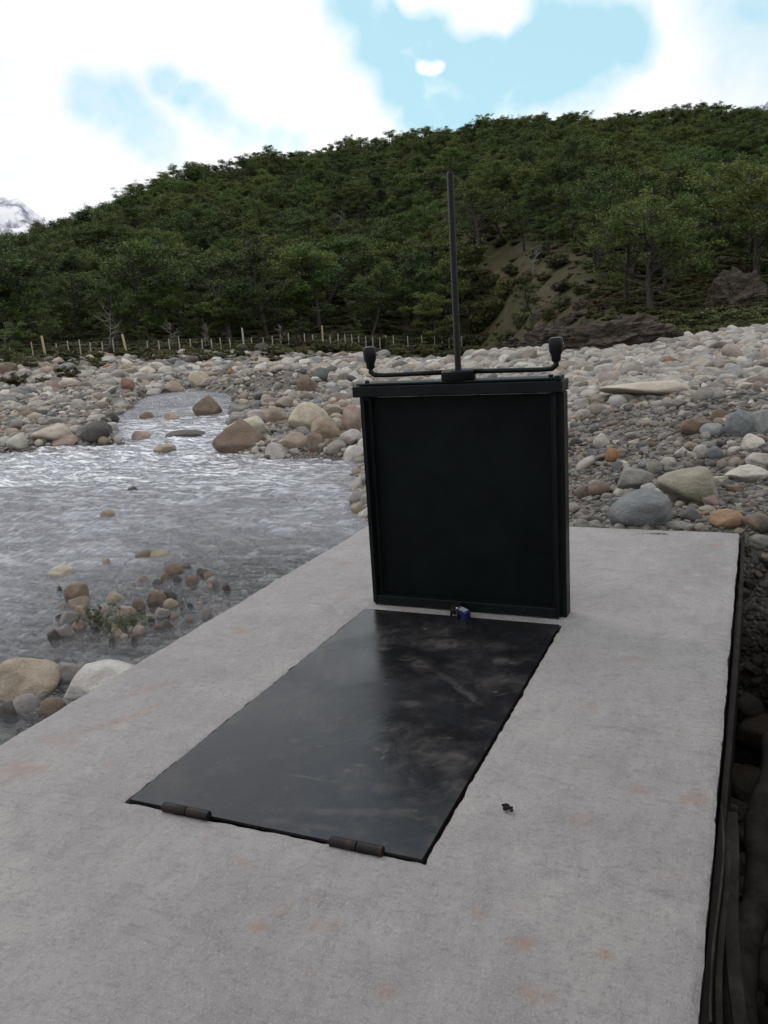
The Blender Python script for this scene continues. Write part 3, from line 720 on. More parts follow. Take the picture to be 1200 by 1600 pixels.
for x in (GX0 + .055, GX1 - .055):
    bm = bmesh.new(); bm_tube(bm, [(x, 3.85, GZ + .008), (x, 3.85, GZ + .024)], .012, 6); gpart('bolt', bm_mesh('bolt', bm, M_gate, bevel=.001))
RX, RY = -1.272, 3.878
hub = gpart('hub', tube_mesh('hub', [(RX, RY, GZ + .012), (RX, RY, GZ + .016), (RX, RY, GZ + .052), (RX, RY, GZ + .060)], [.080, .083, .083, .075], M_gate, 32))
gpart('threaded_rod', tube_mesh('threaded_rod', [(RX, RY, GZ + .002), (RX, RY, 2.085), (RX, RY, 2.095)], [.0155, .0155, .012], M_rod, 18))
BZ = GZ + .045
XL, XR = -1.722, -0.806
def crank(x0, x1):
    s = 1 if x1 > x0 else -1
    bm = bmesh.new()
    pts = [(x0, RY, BZ + .004), (x0 + s * .12, RY, BZ + .002), (x1 - s * .06, RY, BZ), (x1 - s * .015, RY - .004, BZ + .004), (x1 + s * .004, RY - .006, BZ + .018), (x1 + s * .004, RY - .006, BZ + .045)]
    bm_tube(bm, pts, [.0125, .0115, .011, .0125, .013, .011], 14)
    return bm_mesh('crank_arm', bm, M_gate, smooth=True)
for x1, s in ((XL, -1), (XR, 1)):
    arm = gpart('crank_arm', crank(RX + s * .08, x1))
    gx = x1 + s * .004
    z0 = BZ + .034
    gm = tube_mesh('grip', [(gx, RY - .006, z0), (gx, RY - .006, z0 + .006), (gx, RY - .006, z0 + .028), (gx, RY - .006, z0 + .046), (gx, RY - .006, z0 + .094), (gx, RY - .006, z0 + .106), (gx, RY - .006, z0 + .110)],
                   [.016, .021, .022, .031, .033, .029, .018], M_grip, 24)
    o = link('grip', gm); o.parent = arm; o.matrix_parent_inverse = (arm.matrix_parent_inverse @ Matrix.Identity(4))
    o.matrix_parent_inverse = Matrix.Identity(4)
hp_ = bmesh.new(); bm_box(hp_, SXc - .028, SXc + .014, 3.765, 3.823, .046, .052); bm_box(hp_, SXc - .028, SXc + .014, 3.760, 3.764, .006, .052)
gpart('hasp', bm_mesh('hasp', hp_, M_hinge, bevel=.0012))

# padlock hanging on the hasp
lock = tag(empty('padlock', (SXc + .045, 3.742, .024)), 'small blue padlock with a grey end face hanging at the foot of the gate', 'padlock')
lock.scale = (1.1, 1.1, 1.1)
lock.rotation_euler = (math.radians(12), math.radians(8), math.radians(-28))
link('body', box_mesh('body', (-.030, .030, -.016, .016, -.020, .020), M_blue, .004), lock)
link('end_plate', box_mesh('end_plate', (-.0335, -.0308, -.0135, .0135, -.0175, .0175), M_lockface, .001), lock)
link('label_plate', box_mesh('label_plate', (-.020, .020, -.012, .012, .0203, .0216), M_lockface, .0005), lock)
bm = bmesh.new(); bm_tube(bm, [(-.032, 0, -.010), (-.052, 0, -.010), (-.060, 0, -.005), (-.062, 0, 0), (-.060, 0, .005), (-.052, 0, .010), (-.032, 0, .010)], .0034, 10)
link('shackle', bm_mesh('shackle', bm, M_chrome, smooth=True), lock)

# ================================================================== stones
PALE, CREAM, TAN, GREY, BLUE, DARK, BROWN, PINK, ORANGE, WHITE = [(.40,.385,.365), (.46,.42,.345), (.33,.28,.215), (.225,.215,.205), (.17,.19,.205), (.075,.07,.068), (.175,.135,.105), (.30,.24,.205), (.27,.15,.075), (.50,.485,.465)]
GREEN = (.10, .12, .115)
def stone_mesh(seed, sub=3, cuts=5, angular=0.5, faces=()):
    rg = random.Random(seed)
    bm = bmesh.new(); bmesh.ops.create_icosphere(bm, subdivisions=sub, radius=1.0)
    planes = []
    for _ in range(cuts):
        n = Vector((rg.gauss(0, 1), rg.gauss(0, 1), rg.gauss(0, .8))).normalized(); planes.append((n, rg.uniform(.55, .85)))
    planes = [(Vector(n).normalized(), h) for n, h in faces] + planes
    o = Vector((rg.uniform(-50, 50), rg.uniform(-50, 50), rg.uniform(-50, 50)))
    for v in bm.verts:
        p = v.co.copy()
        for n, h in planes:
            e = p.dot(n) - h
            if e > 0: p -= n * e * angular
        p *= 1 + .13 * mnoise.noise(p * 1.1 + o) + .045 * mnoise.noise(p * 2.7 + o) + .018 * mnoise.noise(p * 6 + o)
        v.co = p
    co = [v.co for v in bm.verts]
    for a in range(3):
        lo, hi_ = min(c[a] for c in co), max(c[a] for c in co)
        for c in co: c[a] = (c[a] - (lo + hi_) / 2) / (hi_ - lo) * 2
    return bm_mesh('stone', bm, M_rock, smooth=True)
ROUND = [stone_mesh(100 + i, 3, [4, 8, 5, 12, 6, 10, 4, 9][i], [.5, .8, .6, .95, .6, .85, .5, .8][i]) for i in range(8)]
ANG = [stone_mesh(200 + i, 4, 10, .9) for i in range(5)]
BIG = [stone_mesh(300 + i, 4, 10, .82) for i in range(8)]
PEAK = [stone_mesh(410 + i, 4, 4, .96, [((-.8, -.2, .62), .42), ((.58, -.25, .72), .36), ((-.25, -.9, .25), .55), ((.45, -.85, .25), .5), ((.1, .9, .4), .5)]) for i in range(3)]
ROCKS = []
def jit(c, a=.06):
    k = 1 + random.uniform(-a, a); return tuple(min(1, max(.01, x * k * (1 + random.uniform(-.03, .03)))) for x in c)
def rock(px, py, w, h, col, label, kind='B', tilt=0.0, water=False, group=None, name='boulder', depth=None, sink=.22):
    p = hit(px, py, WATER_Z if water else None)
    dist = math.hypot(*p[:2]); sl = math.sqrt(dist ** 2 + (EYE - p[2]) ** 2)
    W, Hh = w * sl / FPX * .5, h * sl / FPX * .5
    Dp = (depth if depth else .85) * W
    dirv = p[:2] / dist
    el = math.atan2(EYE - p[2], dist)                # the picture height mixes height and depth of the stone
    Hh = max(Hh * 1.02 / math.cos(el) - Dp * math.tan(el) * .45, Hh * .5)
    pool = {'B': BIG, 'A': ANG, 'R': ROUND, 'P': PEAK}[kind]
    o = link(name, random.choice(pool))
    full = Hh * (1 + sink)
    extra = .06 if water else 0.0
    o.location = (p[0] + dirv[0] * Dp * .8, p[1] + dirv[1] * Dp * .8, p[2] + Hh * (1 - sink) - extra * .5)
    o.scale = (W, Dp, full + extra * .5)
    ang = math.atan2(-p[0], p[1])
    o.rotation_euler = (random.uniform(-.12, .12), -tilt + random.uniform(-.05, .05), ang + random.choice((0, math.pi)) if not tilt else ang)
    o.color = (*jit(col), 1)
    tag(o, label, 'boulder' if name == 'boulder' else 'stone', group)
    ROCKS.append((p[0] + dirv[0] * Dp * .8, p[1] + dirv[1] * Dp * .8, max(W, Dp)))
    return o
S = 'stone'
for a in [
    # far side of the pool, left bank
    (153, 692, 47, 32, DARK, 'dark grey round boulder at the waterline of the left bank', 'B', 0, True),
    (85, 695, 62, 30, CREAM, 'wide cream boulder on the left bank beside the dark grey one', 'B'),
    (30, 703, 32, 24, PALE, 'pale rounded boulder at the left edge of the picture by the water', 'B', 0, True),
    (103, 698, 38, 17, PINK, 'low pinkish grey boulder in front of the wide cream boulder', 'B', 0, True),
    (168, 660, 36, 16, DARK, 'flat dark boulder behind the dark round boulder on the left bank', 'B'),
    (88, 668, 32, 16, GREY, 'mid grey flat boulder behind the wide cream boulder on the left bank', 'B'),
    (221, 687, 30, 14, PINK, 'low pinkish stone alone in the riffle right of the dark round boulder', 'B', 0, True),
    (258, 706, 34, 12, TAN, 'low tan stone awash in the middle of the riffle', 'B', 0, True),
    (290, 682, 62, 9, DARK, 'very low dark wet stone awash left of the big brown boulder', 'B', 0, True),
    (325, 648, 46, 30, BROWN, 'pointed grey brown boulder standing in the far channel', 'P', 0, True),
    (230, 653, 24, 9, BROWN, 'small brown stone awash in the far channel', 'B', 0, True),
    (268, 655, 24, 10, TAN, 'small tan stone awash in the far channel', 'B', 0, True),
    # bank by the gate
    (377, 707, 88, 52, BROWN, 'big brown angular boulder with a sloping face at the edge of the pool', 'P', 0, True),
    (388, 682, 66, 30, CREAM, 'cream boulder tucked behind the big brown angular boulder', 'B'),
    (434, 716, 40, 25, PALE, 'pale rounded boulder with a dark wet foot right of the big brown boulder', 'B', 0, True),
    (483, 673, 64, 45, CREAM, 'largest cream boulder on the bank left of the gate', 'B', .25),
    (511, 691, 48, 40, TAN, 'tan angular boulder below the largest cream boulder', 'A'),
    (463, 702, 44, 27, TAN, 'rounded tan boulder in front of the largest cream boulder', 'B'),
    (549, 682, 38, 48, PINK, 'tall pinkish brown boulder touching the left rail of the gate', 'A'),
    (434, 662, 38, 26, TAN, 'tan blocky boulder left of the largest cream boulder', 'A'),
    (404, 662, 36, 22, PALE, 'pale boulder behind the cream boulder tucked at the pool edge', 'B'),
    (556, 723, 38, 28, WHITE, 'white boulder at the water left of the gate', 'B', 0, True),
    (527, 710, 36, 22, GREY, 'mid grey rounded boulder at the water below the tan angular boulder', 'B', 0, True),
    (549, 697, 36, 26, PALE, 'pale boulder just above the white boulder left of the gate', 'B'),
    (494, 707, 28, 32, BROWN, 'brown upright boulder between the tan boulders by the pool', 'A', 0, True),
    (445, 640, 30, 20, PINK, 'pinkish boulder on the bank above the tan blocky boulder', 'B'),
    (520, 655, 34, 20, BROWN, 'brown boulder leaning behind the largest cream boulder', 'A'),
    (373, 648, 34, 16, GREY, 'flat grey boulder on the bank right of the far channel', 'B'),
    (312, 604, 32, 24, CREAM, 'round cream boulder on the far bank above the channel', 'B'),
    (272, 616, 34, 20, TAN, 'tan boulder on the far bank left of the round cream one', 'B'),
    (365, 581, 27, 18, GREY, 'grey boulder with a sharp top on the far bank near the orange stone', 'P'),
    (361, 589, 13, 13, ORANGE, 'orange stone in front of the grey sharp topped boulder on the far bank', 'B', 0, False, None, S),
    (502, 596, 24, 21, GREEN, 'dark greenish boulder on the gravel left of the crank grip', 'B'),
    (480, 613, 32, 27, BROWN, 'brown block boulder at the right side of the stone heap', 'A'),
    (378, 555, 20, 17, DARK, 'dark boulder at the fence beside the tall pale post', 'A'),
    (409, 553, 26, 16, DARK, 'wide dark boulder at the fence right of the tall pale post', 'A'),
    (200, 613, 22, 22, (.22, .14, .10), 'reddish brown boulder on the left bank above the channel', 'B'),
    (243, 613, 30, 14, PALE, 'flat pale boulder between the reddish and the tan boulders', 'B'),
    (13, 590, 30, 21, BROWN, 'brown boulder among scrub at the far left edge', 'B'),
    (171, 572, 24, 15, PALE, 'pale domed boulder just in front of the left fence', 'B'),
    (134, 578, 20, 14, GREY, 'grey boulder in front of the fence by a bush', 'B'),
    (285, 556, 16, 10, PALE, 'small pale boulder at the foot of the fence', 'B'),
    (600, 561, 22, 14, GREY, 'grey boulder on the low ridge behind the left crank grip', 'B'),
    # near left, beside the slab
    (45, 1090, 104, 57, TAN, 'big flat topped tan boulder in the shallows beside the slab', 'B', 0, True),
    (158, 1092, 116, 52, WHITE, 'big white boulder pressed against the left edge of the slab', 'B', .12, True),
    (113, 1066, 42, 32, GREY, 'grey boulder behind the gap between the tan and the white boulders', 'B', 0, True),
    (40, 1112, 46, 24, GREY, 'grey stone under the big flat topped tan boulder', 'R', 0, True, None, S),
    (84, 1114, 38, 22, BROWN, 'brown stone below the big white boulder', 'R', 0, True, None, S),
    (14, 1118, 30, 18, DARK, 'dark stone under the left end of the tan boulder', 'R', 0, True, None, S),
    # stones standing out of the near water
    (121, 938, 42, 27, BROWN, 'long dark brown stone tilted up out of the near water', 'B', .55, True, None, S),
    (125, 950, 30, 18, TAN, 'tan stone just below the long tilted brown stone', 'R', 0, True, None, S),
    (110, 972, 30, 17, GREY, 'oval grey stone in the left part of the near cluster', 'R', 0, True, None, S),
    (126, 961, 18, 14, PINK, 'small pinkish stone between the tan and the oval grey stones', 'R', 0, True, None, S),
    (85, 998, 18, 15, DARK, 'small dark round stone at the left end of the near cluster', 'R', 0, True, None, S),
    (104, 992, 26, 16, GREY, 'grey stone right of the small dark round stone', 'R', 0, True, None, S),
    (123, 983, 20, 13, PINK, 'pink stone beside the water plant', 'R', 0, True, None, S),
    (246, 943, 30, 21, BROWN, 'rounded brown stone in the middle of the near water', 'R', 0, True, None, S),
    (265, 937, 24, 15, DARK, 'dark brown stone behind the rounded brown stone', 'R', 0, True, None, S),
    (267, 948, 24, 13, TAN, 'flat tan stone in front of the dark brown stone', 'R', 0, True, None, S),
    (271, 897, 30, 17, BROWN, 'grey brown stone farthest out in the near cluster', 'R', 0, True, None, S),
    (291, 888, 20, 7, DARK, 'thin dark stone awash right of the farthest grey brown stone', 'R', 0, True, None, S),
    (333, 915, 20, 14, GREY, 'grey stone standing clear near the slab edge', 'R', 0, True, None, S),
    (354, 921, 13, 10, DARK, 'small dark stone nearest the slab edge', 'R', 0, True, None, S),
    (300, 912, 20, 12, BROWN, 'brown stone left of the clear grey stone', 'R', 0, True, None, S),
    (321, 899, 16, 9, DARK, 'small dark stone behind the clear grey stone', 'R', 0, True, None, S),
    (96, 900, 36, 15, CREAM, 'cream stone awash alone behind the tilted brown stone', 'R', 0, True, None, S),
    (179, 938, 28, 14, TAN, 'tan stone midway between the tilted and the rounded brown stones', 'R', 0, True, None, S),
    (194, 964, 28, 17, PINK, 'pinkish brown stone just behind the water plants', 'R', 0, True, None, S),
    (260, 982, 28, 14, DARK, 'dark wet stone near the slab in front of the brown ones', 'R', 0, True, None, S),
    (323, 965, 18, 15, GREY, 'small grey stone standing at the very edge of the slab', 'R', 0, True, None, S),
    (218, 991, 18, 13, PINK, 'small pink stone right of the water plants', 'R', 0, True, None, S),
    (254, 964, 26, 14, GREY, 'grey stone in front of the flat tan stone', 'R', 0, True, None, S),
    (217, 952, 20, 17, BROWN, 'brown stone left of the rounded brown stone', 'R', 0, True, None, S),
    (250, 869, 28, 10, TAN, 'low tan stone awash beyond the near cluster', 'R', 0, True, None, S),
    (225, 868, 26, 8, BROWN, 'low brown stone awash left of the low tan stone', 'R', 0, True, None, S),
    (168, 805, 22, 8, PINK, 'low reddish stone awash far out in the pool', 'R', 0, True, None, S),
    (208, 767, 16, 7, DARK, 'tiny dark stone in the open pool', 'R', 0, True, None, S),
    (562, 806, 26, 22, TAN, 'tan stone at the water beside the gate foot', 'R', 0, False, None, S),
    # right bank
    (1000, 827, 96, 60, BLUE, 'big blue grey boulder at the far edge of the slab', 'B', 0, True),
    (1074, 791, 92, 60, (.29, .265, .22), 'big tan grey boulder behind the blue grey boulder', 'B', -.12, False),
    (993, 768, 56, 38, GREY, 'mid grey boulder behind the left end of the blue grey boulder', 'B'),
    (1167, 754, 62, 26, WHITE, 'long white boulder right of the big tan grey boulder', 'B', .1),
    (1190, 734, 46, 26, PALE, 'pale boulder at the right edge above the long white boulder', 'B'),
    (1088, 681, 46, 28, BROWN, 'brown angular boulder on the right bank', 'A'),
    (1156, 683, 42, 40, BLUE, 'blue grey block at the right, left half of a split pair', 'A'),
    (1190, 680, 44, 36, (.24, .25, .26), 'grey block at the right edge, right half of a split pair', 'A'),
    (1176, 704, 32, 24, WHITE, 'white rounded boulder under the split blue grey pair', 'B'),
    (1012, 626, 146, 31, CREAM, 'huge low cream boulder in the gravel bank right of the gate', 'B', -.05),
    (915, 734, 34, 17, PALE, 'pale long stone tilted in the gravel right of the gate', 'R', .6, False, None, S),
    (957, 723, 22, 22, ORANGE, 'orange brown stone in the gravel right of the gate', 'R', 0, False, None, S),
    (965, 738, 18, 17, BLUE, 'small blue grey stone in front of the orange brown stone', 'R', 0, False, None, S),
    (940, 701, 26, 24, PALE, 'pale upright stone behind the orange brown stone', 'R', 0, False, None, S),
    (936, 776, 34, 24, BROWN, 'brown stone between the gate and the blue grey boulder', 'R', 0, False, None, S),
    (911, 780, 24, 22, BROWN, 'olive brown stone closest to the right rail of the gate', 'R', .3, False, None, S),
    (1080, 815, 32, 21, (.10, .10, .105), 'dark grey stone at the slab right of the blue grey boulder', 'R', 0, False, None, S),
    (1135, 829, 50, 30, (.26, .17, .10), 'mottled orange brown boulder at the far right corner of the slab', 'B'),
    (1058, 829, 32, 14, GREY, 'flat grey stone touching the slab right of the blue grey boulder', 'R', 0, False, None, S),
    (1110, 791, 26, 17, PINK, 'pinkish stone right of the big tan grey boulder', 'R', 0, False, None, S),
    (1023, 744, 22, 24, GREY, 'grey upright stone left of the big tan grey boulder', 'R', 0, False, None, S),
    (1045, 731, 22, 16, PALE, 'pale stone just behind the big tan grey boulder', 'R', 0, False, None, S),
    (1117, 718, 22, 20, BLUE, 'blue grey stone midway along the right bank', 'R', 0, False, None, S),
    (1094, 714, 20, 18, PALE, 'pale stone left of the blue grey stone on the right bank', 'R', 0, False, None, S),
    (1112, 684, 34, 21, (.27, .29, .30), 'pale blue stone right of the brown angular boulder', 'R', 0, False, None, S),
    (1122, 661, 26, 20, BROWN, 'dark brown boulder left of the split blue grey pair', 'A'),
    (970, 757, 20, 14, DARK, 'dark stone behind the mid grey boulder', 'R', 0, False, None, S),
    (1180, 833, 42, 28, BROWN, 'brown boulder beyond the far right corner of the slab', 'B'),
    (1190, 862, 40, 26, GREY, 'grey boulder at the head of the trench', 'B'),
    (893, 803, 24, 16, GREY, 'grey stone beside the right rail of the gate', 'R', 0, False, None, S),
    (971, 792, 30, 16, BLUE, 'bluish stone on top of the slope behind the blue grey boulder', 'R', 0, False, None, S),
    (1150, 770, 28, 12, BROWN, 'flat brown stone under the long white boulder', 'R', 0, False, None, S),
    (1125, 758, 24, 14, CREAM, 'cream stone left of the long white boulder', 'R', 0, False, None, S),
    (1053, 640, 40, 16, GREY, 'grey flat boulder below the right end of the huge cream boulder', 'B'),
    (940, 630, 26, 14, GREY, 'grey stone at the left end of the huge cream boulder', 'R', 0, False, None, S),
]:
    rock(*a)
for k in range(55):
    a_ = random.choice([(120, 955), (205, 965), (265, 950), (300, 910), (200, 985), (150, 990), (240, 905), (290, 960)])
    px, py = a_[0] + random.gauss(0, 28), a_[1] + random.gauss(0, 15)
    if px > 60 and py < 1010 and px < 380 - (py - 880) * .62:
        w_ = random.uniform(7, 17); rock(px, py, w_, w_ * random.uniform(.45, .8), random.choice([BROWN, DARK, GREY, TAN, DARK, PINK]), 'small wet stone among many alike in the shallows beside the slab', 'R', 0, True, 'small stones in the near shallows', S)
# the oval boulder in the trench and its neighbours
def free_rock(loc, scale, rot, col, label, pool=ROUND, group=None, name='boulder'):
    o = link(name, random.choice(pool), loc=loc); o.scale = scale; o.rotation_euler = rot; o.color = (*jit(col), 1)
    tag(o, label, 'boulder' if name == 'boulder' else 'stone', group); return o
q = G(1178, 985, -1.3)
free_rock((q[0] + .05, q[1] + .1, -1.12), (.17, .22, .30), (.2, .1, .4), (.085, .075, .065), 'dark oval boulder standing on end in the trench', BIG)
for i in range(44):
    y = random.uniform(.6, 5.2); x = random.uniform(.06, .6); s = random.uniform(.05, .17)
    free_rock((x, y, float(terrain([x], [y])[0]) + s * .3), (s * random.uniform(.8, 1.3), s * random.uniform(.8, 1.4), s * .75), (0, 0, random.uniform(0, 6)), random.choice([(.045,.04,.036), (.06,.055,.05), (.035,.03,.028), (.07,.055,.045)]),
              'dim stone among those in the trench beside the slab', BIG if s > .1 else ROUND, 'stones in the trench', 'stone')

SHRUB_SPECS = [(105, 596, 60, 26, 0, 'broad olive green bush on the left bank in front of the first tall post'), (20, 604, 60, 24, 2, 'olive brown bush at the left edge of the bank'), (68, 606, 32, 18, 0, 'small olive bush between the two bushes on the left bank'),
          (240, 562, 60, 22, 0, 'wide green bush in front of the fence left of the pale boulder'), (90, 570, 70, 16, 2, 'low brown heath bush along the left fence'), (150, 578, 22, 22, 1, 'small upright green bush beside the grey boulder at the fence'),
          (330, 563, 110, 16, 0, 'long low green bush below the middle of the fence'), (250, 586, 60, 10, 2, 'low olive brown scrub between far bank boulders'), (420, 566, 70, 13, 2, 'low brown green scrub right of the middle fence'),
          (490, 565, 60, 12, 0, 'low green scrub left of the crank grip'), (545, 558, 50, 12, 1, 'green scrub behind the left crank grip'), (395, 574, 24, 8, 0, 'small green tuft beside the sharp topped boulder'),
          (18, 572, 50, 30, 0, 'dark green bush at the far left end of the fence'), (1105, 517, 110, 34, 0, 'dense bright green bush line at the foot of the hill right of the big tree'), (1050, 535, 70, 18, 1, 'green bush at the gravel edge below the big tree'),
          (1180, 508, 70, 30, 0, 'green bush at the right edge of the picture above the gravel'), (740, 545, 60, 28, 1, 'dark bush at the end of the fence right of the rod'), (790, 540, 50, 26, 0, 'dark green bush under the rocky toe'), (860, 500, 34, 26, 1, 'small green bush above the outcrop'),
          (880, 455, 60, 22, 2, 'dry brown bush on the bare slope'), (800, 430, 50, 20, 1, 'green bush on the grassy clearing'), (935, 470, 46, 20, 1, 'green bush left of the big tree trunk'), (770, 500, 70, 40, 1, 'tall dark green bush beside the rod at the left of the bare slope'), (745, 520, 60, 44, 0, 'big dark green bush right behind the rod'),
          (835, 522, 46, 24, 0, 'green bush in front of the bare slope'), (905, 460, 40, 20, 1, 'small green bush in the middle of the bare slope'), (850, 440, 44, 18, 2, 'low dry bush high on the bare slope'), (1000, 505, 50, 20, 2, 'dry bush below the big tree'), (925, 495, 36, 16, 2, 'brown tuft of scrub above the fractured outcrop'),
          (792, 462, 64, 34, 1, 'tall green bush on the left part of the bare slope'), (822, 446, 40, 26, 0, 'rounded olive bush left of the dry bush on the slope'), (872, 418, 50, 26, 1, 'green bush near the top right of the bare slope'), (765, 448, 46, 22, 0, 'olive bush high at the left edge of the bare slope'),
          (880, 482, 50, 22, 0, 'olive bush in the lower middle of the bare slope'), (812, 512, 50, 28, 1, 'dark bush at the lower left of the bare slope'), (955, 505, 44, 20, 0, 'olive bush above the right end of the fractured outcrop'), (845, 405, 44, 18, 0, 'olive bush just below the pale green tree')]
SHRUB_SPOTS = [(hit(a[0], a[1]), a[2]) for a in SHRUB_SPECS]
# --- scattered cobbles
def scatter_points(n, azr, rr_, seed):
    rg = np.random.default_rng(seed)
    a = np.radians(rg.uniform(*azr, n)); r = np.exp(rg.uniform(math.log(rr_[0]), math.log(rr_[1]), n))
    return r * np.sin(a), r * np.cos(a), r, rg
PAL = .82 * np.array([PALE, WHITE, GREY, GREY, BLUE, TAN, PINK, BROWN, PALE, GREY, DARK, CREAM, PALE]) + .18 * np.array([.22, .215, .205])
cx, cy, cr, rg = scatter_points(150000, (-56, 12), (4.2, 64), 5)
tz = terrain(cx, cy); sdv = river_sd(cx, cy)
caz = np.degrees(np.arctan2(cx, cy))
edge_s = np.interp(caz, [-60, -47, -38, -30, -24, -17.4, -15.5, -13.9, -11, -8, -3, 4, 20], [58, 60, 61, 64, 68, 78, 68, 52, 41, 36, 34, 33, 34])
on_slab = (cx > -2.6) & (cx < .05) & (cy < 5.66)
keep = ~on_slab & (cr < edge_s) & (trench(cx, cy) < .2) & ~((cx > .6) & (cy < 5))
# size: many small, few large, never below what the distance resolves
size = np.exp(rg.normal(0, .6, len(cx))) * (0.0022 * cr + 0.010)
size = np.minimum(size, 0.05 + 0.0095 * cr)
inw = sdv > 0.1
size = np.where((caz < -28) & (sdv > -3.0), size * .7, size)
# finer gravel on the slope just beyond the slab
slope = (cx > -2) & (cr < 11)
size = np.where(slope, size * .55, size)
keep &= ~(inw & (rg.random(len(cx)) < .5))
size = np.where(inw, np.minimum(size, np.maximum(.03, (WATER_Z - tz) * .55)), size)
# scrub and sand patches on the left bank carry fewer stones
patch = fbm(cx * .22, cy * .22, 91, 3)
keep &= ~((caz < -22) & (cr > 34) & (patch > .12) & (rg.random(len(cx)) < .8))
for sp_, sw_ in SHRUB_SPOTS:
    rw = sw_ * math.hypot(*sp_[:2]) / FPX * .55
    keep &= ~((np.hypot(cx - sp_[0], cy - sp_[1]) < rw) & (size > .05))
for (bx, by, bw) in ROCKS:
    keep &= ~((np.hypot(cx - bx, cy - by) < bw * .75) & (size > bw * .3))
cx, cy, cr, tz, size, caz, inw = (v[keep] for v in (cx, cy, cr, tz, size, caz, inw))
n = len(cx)
scl = np.stack([size * rg.uniform(.8, 1.35, n), size * rg.uniform(.7, 1.1, n), size * rg.uniform(.45, .8, n)], -1)
rot = np.stack([rg.normal(0, .25, n), rg.normal(0, .25, n), rg.uniform(0, 6.28, n)], -1)
cz_ = tz + scl[:, 2] * .35
pick = PAL[rg.integers(0, len(PAL), n)].copy()
warm = (caz < -25) & (cr > 18)
pick *= rg.uniform(.72, 1.2, (n, 1))
bright = (caz > -20) & (cr > 12)
pick = np.where(bright[:, None], pick * .75 + .25 * np.array([.46, .45, .43]), pick)
pick = np.where((slope[keep] & (size < .06))[:, None], pick * .62, pick)
rare = rg.random(n) < .004
pick[rare] = ORANGE
idxm = rg.integers(0, 8, n)
order = np.argsort(-(size / cr) * (1 - .7 * inw))
NI = 130
pw, ph = project(np.stack([cx, cy, cz_], -1))
vis = (pw > -10) & (pw < 1210) & (ph < 1610) & ~((pw > 560) & (pw < 886) & (ph > 600))
sel_ = [i for i in order if vis[i]][:NI]
def zone(i):
    if inw[i]: return ('cobble awash in the river', 'river cobbles')
    if caz[i] > -20: return ('cobble in the gravel bank right of the gate', 'cobbles on the right bank')
    if cr[i] > 15 and caz[i] < -36: return ('cobble on the left bank below the fence', 'cobbles on the left bank')
    return ('cobble on the stony bank left of the gate', 'cobbles on the bank left of the gate')
def colour_word(c):
    l = sum(c) / 3; w = c[0] / max(c[2], .01)
    if w > 2.2: return 'rusty orange'
    if l > .36: return 'pale'
    if w > 1.35: return 'brownish'
    if l < .12: return 'dark'
    return 'grey'
for i in sel_:
    o = link('cobble', ROUND[idxm[i]]); o.location = (cx[i], cy[i], cz_[i]); o.scale = scl[i]; o.rotation_euler = rot[i]; o.color = (*pick[i], 1)
    z = zone(i); cw = colour_word(pick[i])
    tag(o, f'{cw} rounded {z[0]}', 'cobble', f'{cw} {z[1]}')
rest = np.ones(n, bool); rest[sel_] = False

def gn_scatter(name, pts, rot, scl, idx, col, source_sets):
    me = bpy.data.meshes.new(name); me.vertices.add(len(pts)); me.vertices.foreach_set('co', np.asarray(pts, np.float32).ravel())
    for nm, ty, val, key in (('rot', 'FLOAT_VECTOR', rot, 'vector'), ('scl', 'FLOAT_VECTOR', scl, 'vector'), ('pick', 'INT', idx, 'value')):
        a = me.attributes.new(nm, ty, 'POINT'); a.data.foreach_set(key, np.asarray(val, np.int32 if ty == 'INT' else np.float32).ravel())
    if col is not None:
        a = me.attributes.new('color', 'FLOAT_COLOR', 'POINT'); a.data.foreach_set('color', np.concatenate([col, np.ones((len(col), 1))], 1).astype(np.float32).ravel())
    o = link(name, me)
    ng = bpy.data.node_groups.new(name, 'GeometryNodeTree')
    ng.interface.new_socket('Geometry', in_out='INPUT', socket_type='NodeSocketGeometry'); ng.interface.new_socket('Geometry', in_out='OUTPUT', socket_type='NodeSocketGeometry')
    gi = ng.nodes.new('NodeGroupInput'); go = ng.nodes.new('NodeGroupOutput'); jout = ng.nodes.new('GeometryNodeJoinGeometry')
    def named(nm, dt):
        a = ng.nodes.new('GeometryNodeInputNamedAttribute'); a.data_type = dt; a.inputs['Name'].default_value = nm; return a.outputs['Attribute']
    for srcs in source_sets:
        iop = ng.nodes.new('GeometryNodeInstanceOnPoints'); jn = ng.nodes.new('GeometryNodeJoinGeometry')
        for s in reversed(srcs):
            ob = ng.nodes.new('GeometryNodeObjectInfo'); ob.transform_space = 'ORIGINAL'; ob.inputs['Object'].default_value = s; ob.inputs['As Instance'].default_value = True
            ng.links.new(ob.outputs['Geometry'], jn.inputs[0])
        ng.links.new(gi.outputs[0], iop.inputs['Points']); ng.links.new(jn.outputs[0], iop.inputs['Instance'])
        iop.inputs['Pick Instance'].default_value = True
        ng.links.new(named('pick', 'INT'), iop.inputs['Instance Index'])
        e2r = ng.nodes.new('FunctionNodeEulerToRotation'); ng.links.new(named('rot', 'FLOAT_VECTOR'), e2r.inputs[0])
        ng.links.new(e2r.outputs[0], iop.inputs['Rotation']); ng.links.new(named('scl', 'FLOAT_VECTOR'), iop.inputs['Scale'])
        ng.links.new(iop.outputs[0], jout.inputs[0])
    ng.links.new(jout.outputs[0], go.inputs[0])
    md = o.modifiers.new('scatter', 'NODES'); md.node_group = ng
    return o
src = []
for me in ROUND:
    src.append(next(o for o in bpy.data.objects if o.data == me))
peb = gn_scatter('river_gravel', np.stack([cx, cy, cz_], -1)[rest], rot[rest], scl[rest], idxm[rest], pick[rest], [src])
tag(peb, 'grey and pale river gravel and cobbles covering both banks', 'gravel', kind='stuff')

